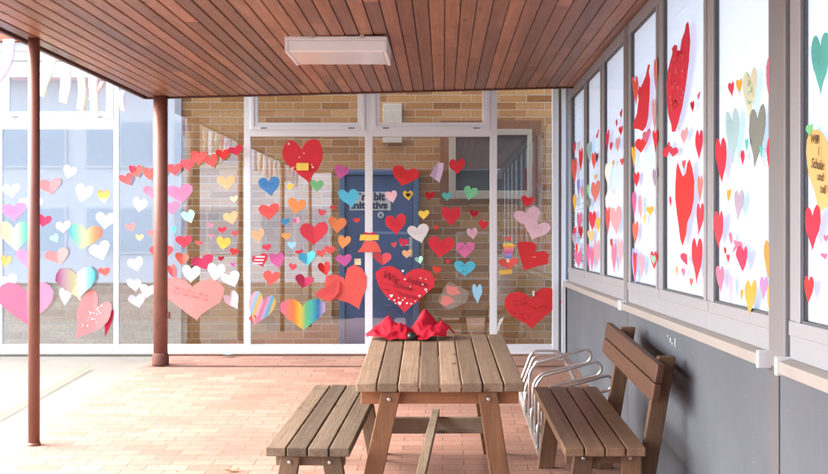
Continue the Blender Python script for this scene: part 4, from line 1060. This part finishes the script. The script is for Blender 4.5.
S(619.3, 622.8, 158, 166, 0, 'coral', 'small coral heart at the right edge of the ' + P)
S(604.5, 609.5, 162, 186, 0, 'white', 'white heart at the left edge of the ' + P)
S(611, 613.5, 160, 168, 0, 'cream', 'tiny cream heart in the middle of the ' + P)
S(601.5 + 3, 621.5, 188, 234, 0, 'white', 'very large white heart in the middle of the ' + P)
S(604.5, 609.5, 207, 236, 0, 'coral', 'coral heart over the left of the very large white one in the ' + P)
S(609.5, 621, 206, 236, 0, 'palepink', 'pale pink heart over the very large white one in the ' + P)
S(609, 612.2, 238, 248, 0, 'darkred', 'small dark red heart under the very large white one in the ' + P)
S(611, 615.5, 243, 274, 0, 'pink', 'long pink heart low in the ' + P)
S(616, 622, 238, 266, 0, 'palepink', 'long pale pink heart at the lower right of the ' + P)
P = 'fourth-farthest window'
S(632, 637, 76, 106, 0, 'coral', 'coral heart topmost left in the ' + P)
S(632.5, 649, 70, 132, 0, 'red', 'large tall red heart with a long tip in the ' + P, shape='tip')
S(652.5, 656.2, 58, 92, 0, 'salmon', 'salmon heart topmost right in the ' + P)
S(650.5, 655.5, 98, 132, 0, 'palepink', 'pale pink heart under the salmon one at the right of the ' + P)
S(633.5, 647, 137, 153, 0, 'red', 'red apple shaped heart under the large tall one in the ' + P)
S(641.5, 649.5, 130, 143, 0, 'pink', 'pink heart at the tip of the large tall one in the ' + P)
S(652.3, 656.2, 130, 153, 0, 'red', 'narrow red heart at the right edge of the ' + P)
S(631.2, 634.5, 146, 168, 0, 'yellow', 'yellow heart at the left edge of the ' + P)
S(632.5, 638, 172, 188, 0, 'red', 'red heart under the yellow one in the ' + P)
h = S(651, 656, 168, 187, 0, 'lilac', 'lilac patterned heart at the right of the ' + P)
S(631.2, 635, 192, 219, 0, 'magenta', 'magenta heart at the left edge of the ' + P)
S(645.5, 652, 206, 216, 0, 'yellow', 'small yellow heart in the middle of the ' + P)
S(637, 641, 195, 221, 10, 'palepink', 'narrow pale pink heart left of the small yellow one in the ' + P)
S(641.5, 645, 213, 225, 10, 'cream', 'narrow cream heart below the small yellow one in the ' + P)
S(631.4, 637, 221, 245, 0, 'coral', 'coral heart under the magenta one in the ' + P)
h = S(630.8, 637, 248, 286, 0, 'violet', 'violet edged red heart at the lower left of the ' + P)
S(632.2, 636, 252, 280, 0, 'red', 'red heart lying inside the violet edge of the fourth-farthest window')
S(637.5, 643.5, 253, 280, 0, 'palepink', 'pale pink heart low in the middle of the ' + P)
S(649.2, 655.8, 251, 270, 0, 'red', 'red heart behind the green one at the lower right of the ' + P)
S(650, 655, 255, 265, 0, 'mint', 'small mint heart over a red one at the lower right of the ' + P)
P = 'fifth-farthest window'
h = S(665, 690, 30, 130, 4, 'red', 'giant decorated red heart topmost in the ' + P, curl=.01, shape='tall')
q = MB(); r3 = random.Random(8)
for i in range(26):
    u, v = r3.uniform(-.18, .18), r3.uniform(-.14, .14); s = r3.uniform(.012, .024); sheetmesh(q, [(s * .5, 0), (0, s * .5), (-s * .5, 0), (0, -s * .5)], 0, 0, 3, u, v, .5, .0008, -.014)
q.build('printed_pattern', ptmat('salmon'), h)
q = MB()
for u, v, s in ((-.06, -.11, .06), (.07, .12, .04), (-.1, .0, .03)): sheetmesh(q, outline(s, s * .8, 0, 3), 0, 0, 3, u, v, .5, .0008, -.0155)
q.build('dark_patch', ptmat('darkred'), h)
for (a, b, c, d, nm) in ((667.5, 674, 40, 57, 'left'), (681, 687.5, 28, 42, 'right')): pass
S(661, 669.5, 143, 158, 10, 'red', 'left red heart of the overlapping cluster in the ' + P)
S(667, 677, 144, 157, -10, 'crimson', 'right raspberry heart of the overlapping cluster in the ' + P)
S(689.5, 692.5, 101, 113, 0, 'darkred', 'small dark red heart right of the giant decorated one in the ' + P)
S(695.5, 698.5, 92, 100, 10, 'pink', 'tiny pink heart above the slim red one in the ' + P)
S(694.2, 701, 129, 160, -6, 'red', 'slim red heart at the upper right of the ' + P)
S(679, 687, 128, 144, 0, 'palepink', 'faint pink heart between cluster and slim red heart in the ' + P)
S(680.5, 684, 160, 169, 0, 'coral', 'tiny coral heart above the lower giant red one in the ' + P)
S(674, 693.5, 160, 246, 0, 'red', 'lower giant plain red heart in the ' + P, curl=.008, shape='long')
S(667.8, 670.3, 196, 207, 0, 'red', 'small slim red heart left of the lower giant one in the ' + P)
S(694.8, 702, 203, 236, 0, 'crimson', 'raspberry heart cut by the right edge of the ' + P)
S(695.8, 701.5, 175, 203, 0, 'salmon', 'salmon heart right of the lower giant one in the ' + P)
S(690.8, 701.5, 238, 284, 0, 'red', 'tall red heart at the lower right of the ' + P)
S(682, 689, 253, 266, 0, 'crimson', 'half raspberry heart under the lower giant one in the ' + P, fold=.2)
S(674.3, 677, 266, 276, 0, 'peach', 'tiny peach heart low left in the ' + P)
S(680.8, 683.6, 268, 278, 0, 'pink', 'tiny pink heart low in the middle of the ' + P)
S(689, 692.8, 278, 287, 0, 'coral', 'tiny coral heart low right in the ' + P)
P = 'sixth-farthest window'
S(727.5, 732, 82, 97, 0, 'crimson', 'small raspberry heart topmost in the ' + P)
S(735.3, 740, 79, 94, 0, 'yellow', 'small yellow heart beside the topmost raspberry one in the ' + P)
h = S(741.8, 755, 69, 120, 0, 'ivory', 'ivory heart with pale pattern in the ' + P, curl=.004); scribble(h, .10, 4, .036, 'mint', 0, .03, R(10), y=-.008, seed=31, thick=.006)
h = S(764, 774, 56, 109, 0, 'pink', 'pink written heart at the top right of the ' + P); scribble(h, .07, 3, .024, 'magenta', .0, .03, 0, y=-.014, seed=32)
h = S(747.3, 764, 106, 169, 0, 'grey', 'grey heart with teal patch in the ' + P, curl=.006)
q = MB(); sheetmesh(q, outline(.05, .05, 0, 3), 0, 0, 3, -.1, -.02, .5, .0008, -.012); sheetmesh(q, outline(.04, .05, 0, 3), 0, 0, 3, .1, -.06, .5, .0008, -.012); q.build('teal_patch', ptmat('teal'), h)
h = S(724.5, 737.5, 110, 165, 0, 'skyblue', 'pale blue written heart in the ' + P); scribble(h, .09, 2, .03, 'cyan', 0, .05, R(8), y=-.014, seed=33)
S(713.8, 724.8, 137, 184, 0, 'red', 'red heart at the left edge of the ' + P)
S(738.5, 743, 150, 166, 0, 'red', 'small red heart between pale blue and grey hearts in the ' + P)
h = S(764.5, 773.5, 136, 177, 0, 'red', 'red heart with dark drawing at the right edge of the ' + P); scribble(h, .1, 2, .04, 'darkred', 0, .0, 0, y=-.014, seed=34)
S(711.8, 722.8, 211, 248, 0, 'crimson', 'raspberry heart at the lower left of the ' + P)
S(725, 729, 189, 202, 0, 'yellow', 'narrow yellow heart left of the lilac one in the ' + P)
S(732.5, 741.5, 190, 222, 0, 'lilac', 'lilac heart in the middle of the ' + P)
S(727, 731.5, 232, 245, 0, 'pink', 'small pink heart left of the curled crescent in the ' + P)
S(731, 743, 240, 253, 20, 'pink', 'curled pink crescent of paper in the ' + P, name='paper_crescent', cat='paper', curl=.03, shape='curl')
S(736.5, 748, 246, 272, 0, 'crimson', 'raspberry drop shaped heart under the curled crescent in the ' + P, fold=.1)
S(722, 724.8, 247, 255, 0, 'darkred', 'tiny dark red heart left of the curled crescent in the ' + P)
S(724.8, 727.8, 254, 263, 0, 'crimson', 'tiny raspberry heart left below the crescent in the ' + P)
S(715, 722, 266, 293, 0, 'pink', 'pink heart at the lower left of the ' + P)
S(726.5, 730.8, 274, 303, 0, 'lilac', 'narrow lilac heart low in the ' + P)
S(738.3, 741.5, 289, 301, 0, 'peach', 'tiny peach heart left of the lower orange one in the ' + P)
S(742.5, 755, 279, 315, 0, 'peach', 'large orange heart lowest in the middle of the ' + P)
S(758, 765.5, 276, 301, 0, 'purple', 'purple heart between two orange ones in the ' + P)
S(761.5, 772.5, 240, 279, 0, 'peach', 'orange heart at the right edge above the purple one in the ' + P)
S(764.8, 772.5, 285, 321, 0, 'peach', 'orange heart at the right edge below the purple one in the ' + P)
P = 'nearest side window'
h = S(809, 827, 33, 95, 0, 'teal', 'teal written heart high in the ' + P); scribble(h, .075, 4, .026, 'blue', 0, .03, R(8), y=-.014, seed=41)
h = S(804, 851, 124, 214, -16, 'paper', 'large peach heart with handwriting in the ' + P, curl=.002)
for tx, xx, zz, sz in (('WIR', -.115, .10, .042), ('I', -.075, .06, .04), ('Schule', -.09, .02, .045), ('und', -.06, -.02, .04), ('toll', -.035, -.06, .04)): lettering(tx, sz, 'black', h, xx, zz, -.006, R(-8), slant=.15)
S(805.3, 811, 124, 136, 0, 'green', 'small dark green heart behind the corner of the peach one in the ' + P)
S(803.5, 818.5, 205, 251, 0, 'red', 'red heart under the peach one in the ' + P)
S(821, 826, 235, 242, 0, 'pink', 'upper of two tiny pink hearts in the ' + P)
S(819.5, 824.5, 253, 260, 0, 'pink', 'lower of two tiny pink hearts in the ' + P)
S(802, 811, 276, 303, 0, 'red', 'smaller red heart low at the frame of the ' + P)

# ------------------------------------------------------------------ light
SUN_EL, SUN_AZ = R(42), R(-84)        # azimuth from +Y towards +X
w = bpy.data.worlds.new('World'); SC.world = w; w.use_nodes = True
nt = w.node_tree; bg_ = nt.nodes['Background']
sk = nt.nodes.new('ShaderNodeTexSky'); sk.sky_type = 'NISHITA'; sk.sun_disc = False
sk.sun_elevation = SUN_EL; sk.sun_rotation = SUN_AZ; sk.dust_density = 3.5; sk.air_density = 1.; sk.ozone_density = 1.
nt.links.new(sk.outputs[0], bg_.inputs[0]); bg_.inputs[1].default_value = .15
su = bpy.data.lights.new('sun', 'SUN'); su.energy = 1.5; su.angle = R(125); su.color = (1, .975, .945)
so = bpy.data.objects.new('sun', su); COL.objects.link(so)
d = Vector((math.sin(SUN_AZ) * math.cos(SUN_EL), math.cos(SUN_AZ) * math.cos(SUN_EL), math.sin(SUN_EL)))
so.rotation_euler = d.to_track_quat('Z', 'Y').to_euler(); so.location = d * 30

# ------------------------------------------------------------------ camera and render
cam = bpy.data.cameras.new('camera'); co = bpy.data.objects.new('camera', cam); COL.objects.link(co)
cam.sensor_width = 36; cam.lens = F / 828 * 36; cam.shift_x = -(PX - 414) / 828; cam.clip_end = 600; cam.clip_start = .05
co.location = (0, 0, CAMZ); co.rotation_euler = (R(90), 0, 0); SC.camera = co
SC.view_settings.view_transform = 'Standard'; SC.view_settings.look = 'None'; SC.view_settings.gamma = 1
SC.view_settings.exposure = 2.92; SC.view_settings.use_curve_mapping = False
SC.render.engine = 'CYCLES'; c = SC.cycles
c.use_denoising = True; c.max_bounces = 8; c.diffuse_bounces = 4; c.glossy_bounces = 4; c.transparent_max_bounces = 16
c.caustics_reflective = False; c.caustics_refractive = False; c.sample_clamp_indirect = 6
